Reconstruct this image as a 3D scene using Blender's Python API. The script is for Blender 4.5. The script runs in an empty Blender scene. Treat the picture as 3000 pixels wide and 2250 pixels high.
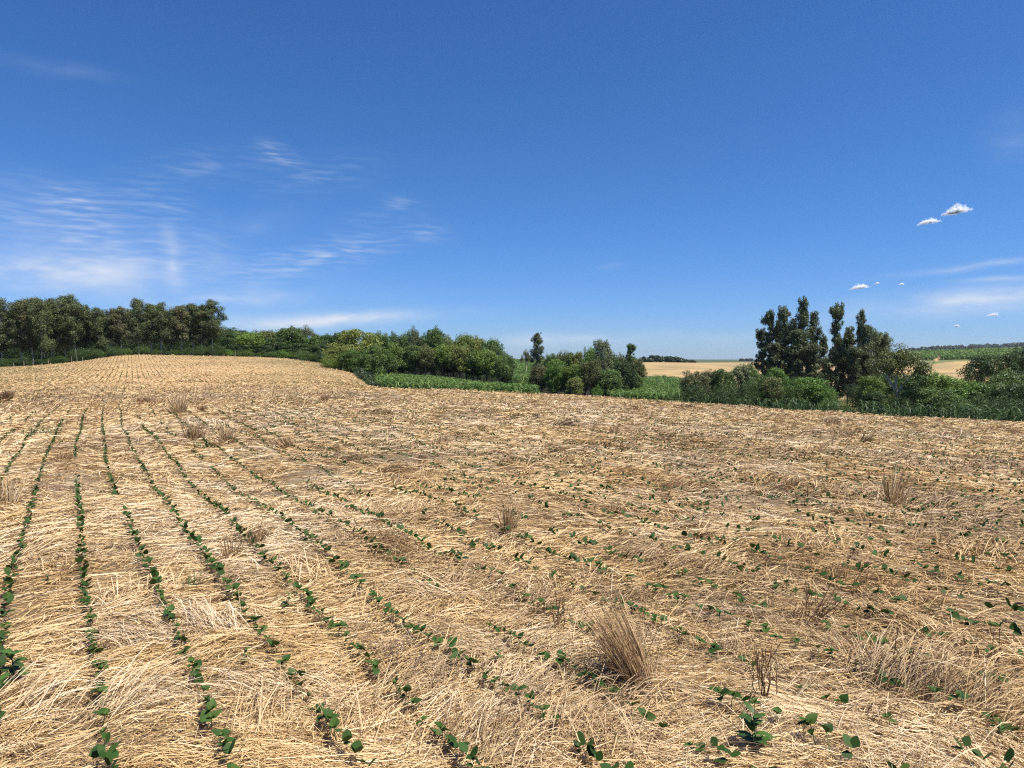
import bpy, math, random
import numpy as np

# ------------------------------------------------------------------ camera, sky, sun, exposure
scene = bpy.context.scene
FPX, EYE = 2080.0, 1.6                      # focal length in pixels of a 3000 px wide frame; eye height
PITCH = math.atan(75.0 / FPX)
cam_data = bpy.data.cameras.new("camera")
cam_data.sensor_fit = 'HORIZONTAL'
cam_data.sensor_width = 36.0
cam_data.lens = 36.0 * FPX / 3000.0
cam_data.clip_start = 0.1
cam_data.clip_end = 20000.0
camera = bpy.data.objects.new("camera", cam_data)
camera.location = (0, 0, EYE)
camera.rotation_euler = (math.radians(90) - PITCH, 0, 0)
scene.collection.objects.link(camera)
scene.camera = camera

SUN_EL, SUN_AZ = math.radians(64), math.radians(112)     # azimuth clockwise from the view axis
sun_data = bpy.data.lights.new("sun", 'SUN')
sun_data.energy = 4.9
sun_data.angle = math.radians(0.53)
sun_data.color = (1.0, 0.955, 0.88)
sun = bpy.data.objects.new("sun", sun_data)
sun.rotation_euler = (math.pi / 2 - SUN_EL, 0, math.pi - SUN_AZ)
scene.collection.objects.link(sun)

scene.view_settings.view_transform = 'Standard'
scene.view_settings.look = 'None'
scene.view_settings.exposure = 0.8
scene.view_settings.gamma = 1.0
scene.cycles.use_denoising = False
scene.cycles.pixel_filter_type = 'BLACKMAN_HARRIS'
scene.cycles.filter_width = 1.2
scene.cycles.max_bounces = 6
scene.cycles.transparent_max_bounces = 64
scene.cycles.sample_clamp_indirect = 4.0


def direction(u, v):
    """world direction of a pixel of the 3000 x 2250 frame"""
    x = (u - 1500.0) / FPX
    y = -(v - 1125.0) / FPX
    return np.array([x, math.cos(PITCH) + y * math.sin(PITCH), -math.sin(PITCH) + y * math.cos(PITCH)])


def angles(u, v):
    d = direction(u, v)
    return math.degrees(math.atan2(d[0], d[1])), math.degrees(math.atan2(d[2], math.hypot(d[0], d[1])))


def build_world():
    w = bpy.data.worlds.new("World")
    scene.world = w
    w.use_nodes = True
    nt = w.node_tree
    N, L = nt.nodes, nt.links
    N.clear()
    out = N.new('ShaderNodeOutputWorld')
    bg = N.new('ShaderNodeBackground')
    bg.inputs['Strength'].default_value = 0.075
    L.new(bg.outputs[0], out.inputs[0])
    sky = N.new('ShaderNodeTexSky')
    sky.sky_type = 'NISHITA'
    sky.sun_disc = False
    sky.sun_elevation = SUN_EL
    sky.sun_rotation = SUN_AZ
    sky.altitude = 700
    sky.air_density = 1.0
    sky.dust_density = 0.12
    sky.ozone_density = 3.0

    def math_(op, a, b=None, clamp=False):
        n = N.new('ShaderNodeMath')
        n.operation = op
        n.use_clamp = clamp
        for i, s in enumerate((a, b)):
            if s is None:
                continue
            if isinstance(s, (int, float)):
                n.inputs[i].default_value = s
            else:
                L.new(s, n.inputs[i])
        return n.outputs[0]

    hs = N.new('ShaderNodeHueSaturation')
    hs.inputs['Saturation'].default_value = 1.12
    hs.inputs['Value'].default_value = 1.0
    L.new(sky.outputs[0], hs.inputs['Color'])
    deep = N.new('ShaderNodeMixRGB')
    deep.blend_type = 'MULTIPLY'
    deep.inputs[0].default_value = 1
    deep.inputs[2].default_value = (.41, .66, .95, 1)
    L.new(hs.outputs[0], deep.inputs[1])
    low = N.new('ShaderNodeMixRGB')
    low.inputs[1].default_value = (.40, .585, 1.02, 1)
    low.inputs[2].default_value = (.40, .655, .955, 1)
    L.new(low.outputs[0], deep.inputs[2])

    # high thin cloud: each bank a soft patch at its own bearing and height (degrees)
    tc = N.new('ShaderNodeTexCoord')
    sep = N.new('ShaderNodeSeparateXYZ')
    L.new(tc.outputs['Generated'], sep.inputs[0])
    az = math_('MULTIPLY', math_('ARCTAN2', sep.outputs[0], sep.outputs[1]), 57.2958)
    hor = math_('SQRT', math_('ADD', math_('MULTIPLY', sep.outputs[0], sep.outputs[0]), math_('MULTIPLY', sep.outputs[1], sep.outputs[1])))
    el = math_('MULTIPLY', math_('ARCTAN2', sep.outputs[2], hor), 57.2958)
    up = N.new('ShaderNodeMapRange')
    up.inputs['From Min'].default_value = 0
    up.inputs['From Max'].default_value = 13
    L.new(el, up.inputs['Value'])
    L.new(up.outputs[0], low.inputs[0])
    comb = N.new('ShaderNodeCombineXYZ')
    L.new(az, comb.inputs[0])
    L.new(el, comb.inputs[1])
    warp = N.new('ShaderNodeTexNoise')
    warp.inputs['Scale'].default_value = 0.16
    warp.inputs['Detail'].default_value = 2
    L.new(comb.outputs[0], warp.inputs['Vector'])
    wv = N.new('ShaderNodeVectorMath')
    wv.operation = 'MULTIPLY_ADD'
    L.new(warp.outputs['Color'], wv.inputs[0])
    wv.inputs[1].default_value = (1.6, 1.1, 0)
    L.new(comb.outputs[0], wv.inputs[2])
    wsub = N.new('ShaderNodeVectorMath')
    wsub.operation = 'SUBTRACT'
    L.new(wv.outputs[0], wsub.inputs[0])
    wsub.inputs[1].default_value = (.8, .55, 0)
    P = wsub.outputs[0]

    def streaks(rot, sx, sy, scale, lo, hi, detail=4.0):
        m = N.new('ShaderNodeMapping')
        m.inputs['Rotation'].default_value = (0, 0, math.radians(rot))
        m.inputs['Scale'].default_value = (sx, sy, 1)
        L.new(P, m.inputs['Vector'])
        n = N.new('ShaderNodeTexNoise')
        n.inputs['Scale'].default_value = scale
        n.inputs['Detail'].default_value = detail
        n.inputs['Roughness'].default_value = 0.55
        L.new(m.outputs[0], n.inputs['Vector'])
        r = N.new('ShaderNodeMapRange')
        r.inputs['From Min'].default_value = lo
        r.inputs['From Max'].default_value = hi
        r.interpolation_type = 'SMOOTHSTEP'
        L.new(n.outputs[0], r.inputs['Value'])
        return r.outputs[0]

    ripple = streaks(14, 0.42, 3.3, 1.0, 0.36, 0.78, 1.5)
    veil = streaks(-6, 0.16, 0.5, 1.0, 0.30, 0.75, 5.0)

    def bank(src, blobs):
        total = None
        for (u, v, rx, ry, rot, amp) in blobs:
            a, e = angles(u, v)
            m = N.new('ShaderNodeMapping')
            m.vector_type = 'TEXTURE'
            m.inputs['Location'].default_value = (a, e, 0)
            m.inputs['Rotation'].default_value = (0, 0, math.radians(rot))
            k = 57.2958 / FPX * 1.75
            m.inputs['Scale'].default_value = (rx * k, ry * k, 1)
            L.new(src, m.inputs['Vector'])
            g = N.new('ShaderNodeTexGradient')
            g.gradient_type = 'QUADRATIC_SPHERE'
            L.new(m.outputs[0], g.inputs[0])
            s = math_('MULTIPLY', g.outputs['Fac'], amp)
            total = s if total is None else math_('ADD', total, s)
        return total

    ripples = bank(P, [
        (225, 580, 95, 40, -8, .75), (470, 603, 130, 55, -14, .45), (590, 487, 170, 45, 14, .36), (817, 450, 62, 30, -22, .95),
        (940, 512, 170, 50, 14, .30), (60, 640, 200, 80, -8, .38), (290, 680, 150, 90, -20, .60), (960, 752, 250, 42, 15, 1.0),
        (1175, 597, 70, 30, -10, .5), (1252, 688, 70, 35, -10, .38), (1090, 640, 120, 30, 14, .22), (560, 760, 260, 90, 0, .30),
        (1780, 785, 50, 14, 5, .25)])
    veils = bank(P, [
        (60, 700, 260, 130, 0, .28), (235, 788, 210, 55, 6, .95), (-10, 785, 110, 45, 0, .7), (505, 760, 22, 80, 12, .9),
        (580, 748, 150, 55, -8, .45), (330, 850, 560, 80, 0, .40), (705, 873, 190, 22, 5, .7), (1000, 932, 300, 24, 3, 1.15),
        (1110, 930, 110, 20, 3, .7), (800, 945, 190, 26, 2, .6),
        (2840, 884, 330, 34, 4, .85), (2960, 870, 190, 34, 4, .65), (2880, 776, 200, 10, 6, .55), (2950, 815, 120, 7, 0, .5), (2600, 910, 170, 14, 2, .35),
        (1570, 1000, 170, 26, 2, .85), (1800, 995, 420, 26, 0, .38), (2100, 985, 300, 14, 0, .25), (130, 190, 150, 20, 2, .22),
        (2985, 400, 60, 70, 40, .22), (760, 660, 160, 40, 10, .14)])
    dens = math_('ADD', math_('MULTIPLY', ripples, math_('ADD', math_('MULTIPLY', ripple, 0.62), 0.07)),
                 math_('MULTIPLY', veils, math_('ADD', math_('MULTIPLY', veil, 1.0), 0.20)))
    dens = math_('MULTIPLY', dens, 0.80, clamp=True)
    mix = N.new('ShaderNodeMixRGB')
    mix.inputs['Color2'].default_value = (5.6, 6.1, 7.0, 1)
    L.new(dens, mix.inputs['Fac'])
    L.new(deep.outputs[0], mix.inputs['Color1'])
    L.new(mix.outputs[0], bg.inputs['Color'])


build_world()

# ------------------------------------------------------------------ helpers
rng = np.random.default_rng(7)
coll = scene.collection


def vnoise(x, y, seed=0):
    """smooth value noise in 0..1"""
    xi, yi = np.floor(x).astype(np.int64), np.floor(y).astype(np.int64)
    fx, fy = x - xi, y - yi
    fx, fy = fx * fx * (3 - 2 * fx), fy * fy * (3 - 2 * fy)

    def h(a, b):
        n = (a * 374761393 + b * 668265263 + seed * 974634777) & 0x7fffffff
        n = ((n ^ (n >> 13)) * 1274126177) & 0x7fffffff
        return ((n ^ (n >> 16)) & 0xffff) / 65535.0
    return (h(xi, yi) * (1 - fx) + h(xi + 1, yi) * fx) * (1 - fy) + (h(xi, yi + 1) * (1 - fx) + h(xi + 1, yi + 1) * fx) * fy


def mesh_np(name, verts, quads=None, tris=None, mat=None, smooth=False, **attrs):
    me = bpy.data.meshes.new(name)
    verts = np.asarray(verts, dtype=np.float32)
    loops, starts = [], []
    at = 0
    for arr, k in ((quads, 4), (tris, 3)):
        if arr is None or len(arr) == 0:
            continue
        arr = np.asarray(arr, dtype=np.int32)
        loops.append(arr.ravel())
        starts.append(at + np.arange(len(arr), dtype=np.int32) * k)
        at += arr.size
    loops, starts = np.concatenate(loops), np.concatenate(starts)
    me.vertices.add(len(verts))
    me.vertices.foreach_set('co', verts.ravel())
    me.loops.add(len(loops))
    me.loops.foreach_set('vertex_index', loops)
    me.polygons.add(len(starts))
    me.polygons.foreach_set('loop_start', starts)
    for k, a in attrs.items():
        a = np.asarray(a, dtype=np.float32)
        if a.ndim == 1:
            me.attributes.new(k, 'FLOAT', 'POINT').data.foreach_set('value', a)
        else:
            me.attributes.new(k, 'FLOAT_VECTOR', 'POINT').data.foreach_set('vector', a.ravel())
    me.polygons.foreach_set('use_smooth', np.full(len(starts), smooth))
    me.update(calc_edges=True)
    if mat:
        me.materials.append(mat)
    return me


def link(name, data, parent=None, loc=(0, 0, 0), rotz=0.0, scale=None):
    o = bpy.data.objects.new(name, data)
    coll.objects.link(o)
    o.location = loc
    o.rotation_euler = (0, 0, rotz)
    if scale is not None:
        o.scale = scale
    if parent is not None:
        o.parent = parent
    return o


def tag(o, label=None, cat=None, group=None, kind=None):
    if label:
        o['label'] = label
    if cat:
        o['category'] = cat
    if group:
        o['group'] = group
    if kind:
        o['kind'] = kind
    return o


class Geo:
    """collects vertices and faces of one mesh"""
    def __init__(self):
        self.v, self.q, self.t, self.a, self.n = [], [], [], [], 0

    def add(self, v, q=None, t=None, a=0.5):
        v = np.asarray(v, dtype=np.float64).reshape(-1, 3)
        if q is not None and len(q):
            self.q.append(np.asarray(q) + self.n)
        if t is not None and len(t):
            self.t.append(np.asarray(t) + self.n)
        self.v.append(v)
        self.a.append(np.full(len(v), a) if np.isscalar(a) else np.asarray(a))
        self.n += len(v)

    def tube(self, pts, radii, sides=6, a=0.5):
        pts = np.asarray(pts, dtype=float)
        rings = []
        for i, p in enumerate(pts):
            d = pts[min(i + 1, len(pts) - 1)] - pts[max(i - 1, 0)]
            d /= np.linalg.norm(d) + 1e-9
            s = np.cross(d, (0.31, 0.95, 0.05) if abs(d[2]) > 0.8 else (0, 0, 1))
            s /= np.linalg.norm(s) + 1e-9
            b = np.cross(d, s)
            th = np.arange(sides) * 2 * math.pi / sides
            rings.append(p + radii[i] * (np.cos(th)[:, None] * s + np.sin(th)[:, None] * b))
        v = np.concatenate(rings + [pts[-1:]])
        q, t = [], []
        for i in range(len(pts) - 1):
            for j in range(sides):
                k = (j + 1) % sides
                q.append((i * sides + j, i * sides + k, (i + 1) * sides + k, (i + 1) * sides + j))
        top = (len(pts) - 1) * sides
        for j in range(sides):
            t.append((top + j, top + (j + 1) % sides, len(v) - 1))
        self.add(v, q, t, a)

    def mesh(self, name, mat, smooth=False):
        return mesh_np(name, np.concatenate(self.v), np.concatenate(self.q) if self.q else None,
                       np.concatenate(self.t) if self.t else None, mat, smooth, tint=np.concatenate(self.a))


def ribbons(P, W, tint):
    """P (n,k,3) centre lines, W (n,k,3) half width vectors -> vertices, quads, tint per vertex"""
    n, k, _ = P.shape
    v = np.stack([P - W, P + W], axis=2).reshape(n * k * 2, 3)
    base = (np.arange(n) * k * 2)[:, None]
    i = (np.arange(k - 1) * 2)[None, :]
    q = np.stack([base + i, base + i + 1, base + i + 3, base + i + 2], axis=2).reshape(-1, 4)
    return v, q, np.repeat(tint, k * 2)


def nodes_of(name):
    m = bpy.data.materials.new(name)
    m.use_nodes = True
    nt = m.node_tree
    return m, nt.nodes, nt.links, nt.nodes['Principled BSDF'], nt.nodes['Material Output']


def attr_node(N, name):
    a = N.new('ShaderNodeAttribute')
    a.attribute_name = name
    return a


def ramp_node(N, L, fac, stops):
    r = N.new('ShaderNodeValToRGB')
    e = r.color_ramp.elements
    while len(e) < len(stops):
        e.new(0.5)
    for k, (p, c) in enumerate(stops):
        e[k].position = p
        e[k].color = (*c, 1)
    L.new(fac, r.inputs[0])
    return r.outputs[0]


def thin_material(name, stops, translucency, rough=0.6, spec=0.3, grey=None):
    """thin leaves or straw: colour from the tint attribute, some light passes through"""
    m, N, L, b, out = nodes_of(name)
    c = ramp_node(N, L, attr_node(N, 'tint').outputs['Fac'], stops)
    if grey:
        gm = N.new('ShaderNodeMixRGB')
        L.new(attr_node(N, 'grey').outputs['Fac'], gm.inputs[0])
        L.new(c, gm.inputs[1])
        L.new(ramp_node(N, L, attr_node(N, 'tint').outputs['Fac'], grey), gm.inputs[2])
        c = gm.outputs[0]
    L.new(c, b.inputs['Base Color'])
    b.inputs['Roughness'].default_value = rough
    b.inputs['Specular IOR Level'].default_value = spec
    if translucency:
        t = N.new('ShaderNodeBsdfTranslucent')
        L.new(c, t.inputs['Color'])
        x = N.new('ShaderNodeMixShader')
        x.inputs[0].default_value = translucency
        L.new(b.outputs[0], x.inputs[1])
        L.new(t.outputs[0], x.inputs[2])
        L.new(x.outputs[0], out.inputs['Surface'])
    return m


def crown_material():
    """leaf colour = the tree's own colour (object colour) times a per leaf variation"""
    m, N, L, b, out = nodes_of('leaves')
    oi = N.new('ShaderNodeObjectInfo')
    var = ramp_node(N, L, attr_node(N, 'tint').outputs['Fac'],
                    [(0, (.62, .66, .70)), (.45, (.95, 1, .95)), (.8, (1.32, 1.26, .95)), (1, (1.6, 1.5, 1.0))])
    mul = N.new('ShaderNodeMixRGB')
    mul.blend_type = 'MULTIPLY'
    mul.inputs[0].default_value = 1
    L.new(oi.outputs['Color'], mul.inputs[1])
    L.new(var, mul.inputs[2])
    L.new(mul.outputs[0], b.inputs['Base Color'])
    b.inputs['Roughness'].default_value = 0.5
    b.inputs['Specular IOR Level'].default_value = 0.35
    t = N.new('ShaderNodeBsdfTranslucent')
    L.new(mul.outputs[0], t.inputs['Color'])
    x = N.new('ShaderNodeMixShader')
    x.inputs[0].default_value = 0.22
    L.new(b.outputs[0], x.inputs[1])
    L.new(t.outputs[0], x.inputs[2])
    L.new(x.outputs[0], out.inputs['Surface'])
    return m


def bark_material(name, c0, c1):
    m, N, L, b, out = nodes_of(name)
    n = N.new('ShaderNodeTexNoise')
    n.inputs['Scale'].default_value = 2.2
    n.inputs['Detail'].default_value = 4
    tc = N.new('ShaderNodeTexCoord')
    L.new(tc.outputs['Object'], n.inputs['Vector'])
    L.new(ramp_node(N, L, n.outputs[0], [(.35, c0), (.65, c1)]), b.inputs['Base Color'])
    b.inputs['Roughness'].default_value = 0.85
    return m


M_LEAF = crown_material()
M_PALE_BARK = bark_material('pale_bark', (.27, .225, .16), (.52, .45, .345))
M_DARK_BARK = bark_material('dark_bark', (.055, .045, .035), (.15, .125, .10))
M_STRAW = thin_material('straw', [(0, (.11, .066, .034)), (.22, (.24, .142, .062)), (.45, (.45, .290, .124)), (.7, (.61, .428, .208)), (.9, (.72, .545, .30)), (1, (.78, .64, .43))], 0.10, 0.7, 0.12,
                        [(0, (.095, .066, .043)), (.4, (.30, .223, .145)), (.75, (.52, .41, .285)), (1, (.72, .62, .47))])
M_BROWN_STRAW = thin_material('weathered_straw', [(0, (.09, .054, .028)), (.4, (.26, .160, .080)), (.75, (.44, .295, .150)), (1, (.60, .45, .26))], 0.1, 0.65, 0.2)
M_FORB = thin_material('dry_stems', [(0, (.06, .035, .018)), (1, (.24, .135, .065))], 0, 0.7, 0.2)
M_SOY = thin_material('soybean_leaf', [(0, (.016, .038, .007)), (.6, (.032, .073, .012)), (1, (.066, .110, .020))], 0.18, 0.6, 0.18)
M_SOY_STEM = thin_material('soybean_stem', [(0, (.10, .15, .05)), (1, (.25, .29, .13))], 0, 0.6, 0.2)
M_WEED = thin_material('weed_leaf', [(0, (.024, .056, .010)), (1, (.064, .128, .022))], 0.2, 0.5, 0.25)
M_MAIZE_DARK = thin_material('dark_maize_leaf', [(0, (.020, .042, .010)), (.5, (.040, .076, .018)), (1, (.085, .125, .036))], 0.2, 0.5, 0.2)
M_MAIZE = thin_material('maize_leaf', [(0, (.036, .076, .015)), (.5, (.082, .145, .030)), (1, (.180, .240, .065))], 0.25, 0.5, 0.2)

# ------------------------------------------------------------------ terrain
COLS = {  # bearing (frame column) -> (distance, frame row at which that ground shows)
    -400: [(28, 1168), (40, 1136), (60, 1112), (80, 1096), (105, 1080), (125, 1072), (200, 1070), (600, 1062), (3000, 1053)],
    0: [(28, 1169), (38, 1140), (60, 1112), (80, 1095), (105, 1080), (125, 1070), (200, 1073), (600, 1064), (3000, 1053)],
    130: [(28, 1169), (40, 1134), (60, 1108), (80, 1090), (105, 1074), (122, 1065), (140, 1066), (200, 1068), (600, 1064), (3000, 1053)],
    250: [(28, 1169), (40, 1133), (60, 1105), (80, 1084), (105, 1064), (120, 1055), (130, 1057), (200, 1065), (600, 1064), (3000, 1053)],
    330: [(28, 1169), (40, 1133), (57, 1108), (77, 1084), (100, 1058), (117, 1043), (130, 1043), (200, 1056), (600, 1064), (3000, 1053)],
    400: [(28, 1169), (40, 1133), (55, 1112), (75, 1086), (95, 1062), (115, 1041), (125, 1039), (140, 1042), (250, 1055), (600, 1064), (3000, 1053)],
    600: [(28, 1169), (40, 1135), (60, 1110), (80, 1080), (100, 1058), (118, 1044), (128, 1042), (145, 1045), (250, 1056), (600, 1064), (3000, 1053)],
    830: [(28, 1169), (40, 1137), (60, 1113), (80, 1083), (100, 1060), (118, 1049), (126, 1047), (150, 1050), (250, 1058), (600, 1064), (3000, 1053)],
    950: [(28, 1170), (40, 1140), (60, 1119), (80, 1090), (95, 1072), (110, 1062), (130, 1062), (250, 1062), (600, 1064), (3000, 1053)],
    1050: [(28, 1173), (40, 1144), (55, 1130), (70, 1115), (85, 1097), (92, 1088), (110, 1085), (130, 1085), (200, 1076), (600, 1064), (3000, 1053)],
    1110: [(28, 1176), (40, 1149), (55, 1139), (62, 1137), (75, 1136), (90, 1122), (105, 1108), (115, 1103), (130, 1100), (200, 1080), (600, 1064), (3000, 1053)],
    1250: [(30, 1172), (45, 1147), (58, 1141), (70, 1142), (90, 1132), (108, 1113), (115, 1107), (125, 1105), (200, 1086), (300, 1064), (600, 1062), (3000, 1053)],
    1500: [(25, 1193), (40, 1164), (55, 1153), (65, 1153), (90, 1152), (108, 1144), (115, 1139), (130, 1136), (150, 1128), (200, 1098), (260, 1066), (300, 1060), (400, 1063), (3000, 1053)],
    1640: [(25, 1194), (40, 1170), (54, 1160), (64, 1160), (90, 1162), (115, 1152), (135, 1142), (150, 1130), (200, 1104), (270, 1064), (320, 1060), (420, 1063), (3000, 1053)],
    1750: [(25, 1196), (40, 1174), (52, 1166), (62, 1166), (90, 1172), (120, 1166), (150, 1142), (200, 1108), (300, 1068), (420, 1062), (600, 1064), (3000, 1053)],
    1900: [(25, 1202), (40, 1182), (50, 1175), (60, 1177), (85, 1182), (110, 1164), (130, 1143), (150, 1124), (165, 1115), (180, 1108), (250, 1086), (350, 1064), (420, 1060), (600, 1064), (3000, 1053)],
    2130: [(25, 1213), (38, 1190), (50, 1182), (58, 1184), (85, 1187), (100, 1177), (130, 1160), (180, 1112), (250, 1090), (350, 1068), (420, 1064), (3000, 1053)],
    2300: [(25, 1222), (36, 1202), (46, 1194), (56, 1196), (75, 1198), (90, 1187), (120, 1168), (180, 1128), (280, 1080), (380, 1062), (450, 1062), (900, 1058), (3000, 1054)],
    2500: [(24, 1233), (34, 1211), (44, 1200), (54, 1202), (72, 1203), (90, 1190), (120, 1170), (180, 1128), (280, 1082), (375, 1062), (430, 1056), (500, 1052), (700, 1053), (1000, 1052), (1500, 1044), (3000, 1050)],
    2700: [(23, 1245), (32, 1215), (42, 1202), (52, 1204), (70, 1205), (90, 1192), (120, 1170), (200, 1122), (300, 1082), (370, 1060), (430, 1045), (500, 1039), (700, 1043), (1000, 1042), (1500, 1031), (1800, 1028), (3000, 1036)],
    3000: [(22, 1256), (30, 1226), (40, 1208), (50, 1210), (70, 1213), (90, 1207), (120, 1180), (200, 1122), (300, 1077), (380, 1050), (450, 1037), (520, 1033), (700, 1040), (1200, 1034), (1700, 1021), (2200, 1019), (3000, 1030)],
    3400: [(21, 1272), (28, 1240), (38, 1218), (48, 1220), (70, 1222), (90, 1216), (120, 1188), (200, 1124), (300, 1076), (380, 1046), (450, 1034), (520, 1030), (700, 1038), (1200, 1032), (1700, 1016), (2200, 1014), (3000, 1028)],
}


def slope_of(v, r):
    d = direction(1500, v)
    return d[2] / d[1] + EYE / r            # ground height over distance


LR0, LR1, NLR = math.log(2.0), math.log(3300.0), 260
LRK = np.linspace(LR0, LR1, NLR)
US = np.arange(-400, 3401, 20)
_tab = []
for _u, _pts in COLS.items():
    _lr = [LR0, math.log(9.0)] + [math.log(r) for r, v in _pts]
    _s = [0.0, 0.0] + [slope_of(v, r) for r, v in _pts]
    _tab.append(np.interp(LRK, _lr, _s))
_tab = np.array(_tab)
TAB = np.array([np.interp(US, list(COLS), _tab[:, j]) for j in range(NLR)])      # [lr, u]


def _blur(a, sig, axis):
    k = np.arange(-int(3 * sig) - 1, int(3 * sig) + 2)
    w = np.exp(-0.5 * (k / sig) ** 2)
    w /= w.sum()
    pad = [(0, 0), (0, 0)]
    pad[axis] = (len(k) // 2, len(k) // 2)
    return np.apply_along_axis(lambda x: np.convolve(x, w, 'valid'), axis, np.pad(a, pad, mode='edge'))


TAB = _blur(_blur(TAB, 1.3, 0), 1.8, 1)
MEAN_COL = TAB[:, 60:130].mean(axis=1)


def bearing_u(x, y):
    a = np.arctan2(x, y)
    lim = math.radians(42.3)
    return 1500 + FPX * np.tan(np.clip(a, -lim, lim)), np.clip((np.abs(a) - lim) / (math.pi - lim), 0, 1)


def ground0(x, y):
    x, y = np.asarray(x, float), np.asarray(y, float)
    r = np.hypot(x, y)
    u, back = bearing_u(x, y)
    fr = np.clip((np.log(np.maximum(r, 2.0)) - LR0) / (LR1 - LR0) * (NLR - 1), 0, NLR - 1.001)
    fu = np.clip((u + 400) / 20.0, 0, len(US) - 1.001)
    i, j = fr.astype(int), fu.astype(int)
    a, b = fr - i, fu - j
    s = (TAB[i, j] * (1 - a) + TAB[i + 1, j] * a) * (1 - b) + (TAB[i, j + 1] * (1 - a) + TAB[i + 1, j + 1] * a) * b
    m = MEAN_COL[i] * (1 - a) + MEAN_COL[i + 1] * a
    return (s * (1 - back) + m * back) * r


def mound(x, y):
    """lumps of straw and soil, a few centimetres, strongest near and fading far away"""
    r = np.hypot(x, y)
    p, q = .848 * x + .53 * y, -.53 * x + .848 * y
    n = .085 * (vnoise(p * 1.5, q * .75, 3) - .5) + .055 * (vnoise(x * 2.7 + 9, y * 2.7, 4) - .5) + .03 * (vnoise(x * 6.1, y * 6.1, 5) - .5)
    n += .11 * np.clip(vnoise(x * .8 + 31, y * .8, 8) - .62, 0, 1)
    big = .22 * (vnoise(x * .28, y * .28, 6) - .5) * np.clip((r - 12) / 20, 0, 1)
    return n * np.clip(1.25 - r / 60, .25, 1) + big * np.clip(1.6 - r / 70, 0, 1)


EDGE_U = [-600, 0, 250, 400, 600, 830, 950, 1000, 1050, 1060, 1085, 1100, 1250, 1500, 1750, 1900, 2130, 2300, 2700, 3000, 3600]
EDGE_R = [124, 124, 119, 122, 125, 122, 107, 98, 90, 86, 70, 62, 58, 55, 52, 50, 50, 46, 42, 40, 36]


def edge_r(u):
    return np.interp(u, EDGE_U, EDGE_R)


def in_field(x, y):
    u, back = bearing_u(x, y)
    return np.hypot(x, y) < edge_r(u)


def ground(x, y):
    return ground0(x, y) + mound(np.asarray(x, float), np.asarray(y, float)) * np.where(in_field(x, y), 1, .4)


def spot(u, r):
    """ground point at a bearing (frame column) and distance"""
    d = direction(u, 1080)
    x, y = d[0] / math.hypot(d[0], d[1]) * r, d[1] / math.hypot(d[0], d[1]) * r
    return x, y, float(ground0(x, y))


def height_at(u, v, r):
    d = direction(u, v)
    return EYE + d[2] / math.hypot(d[0], d[1]) * r


def near_spot(u, v):
    """ground point that shows at a pixel (near ground, found by stepping out)"""
    d = direction(u, v)
    k = math.hypot(d[0], d[1])
    rs = np.exp(np.linspace(math.log(2.2), math.log(120), 900))
    x, y = d[0] / k * rs, d[1] / k * rs
    below = ground0(x, y) > EYE + d[2] / k * rs
    i = int(np.argmax(below)) if below.any() else 899
    return x[i], y[i], float(ground(x[i], y[i])), rs[i]


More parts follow.
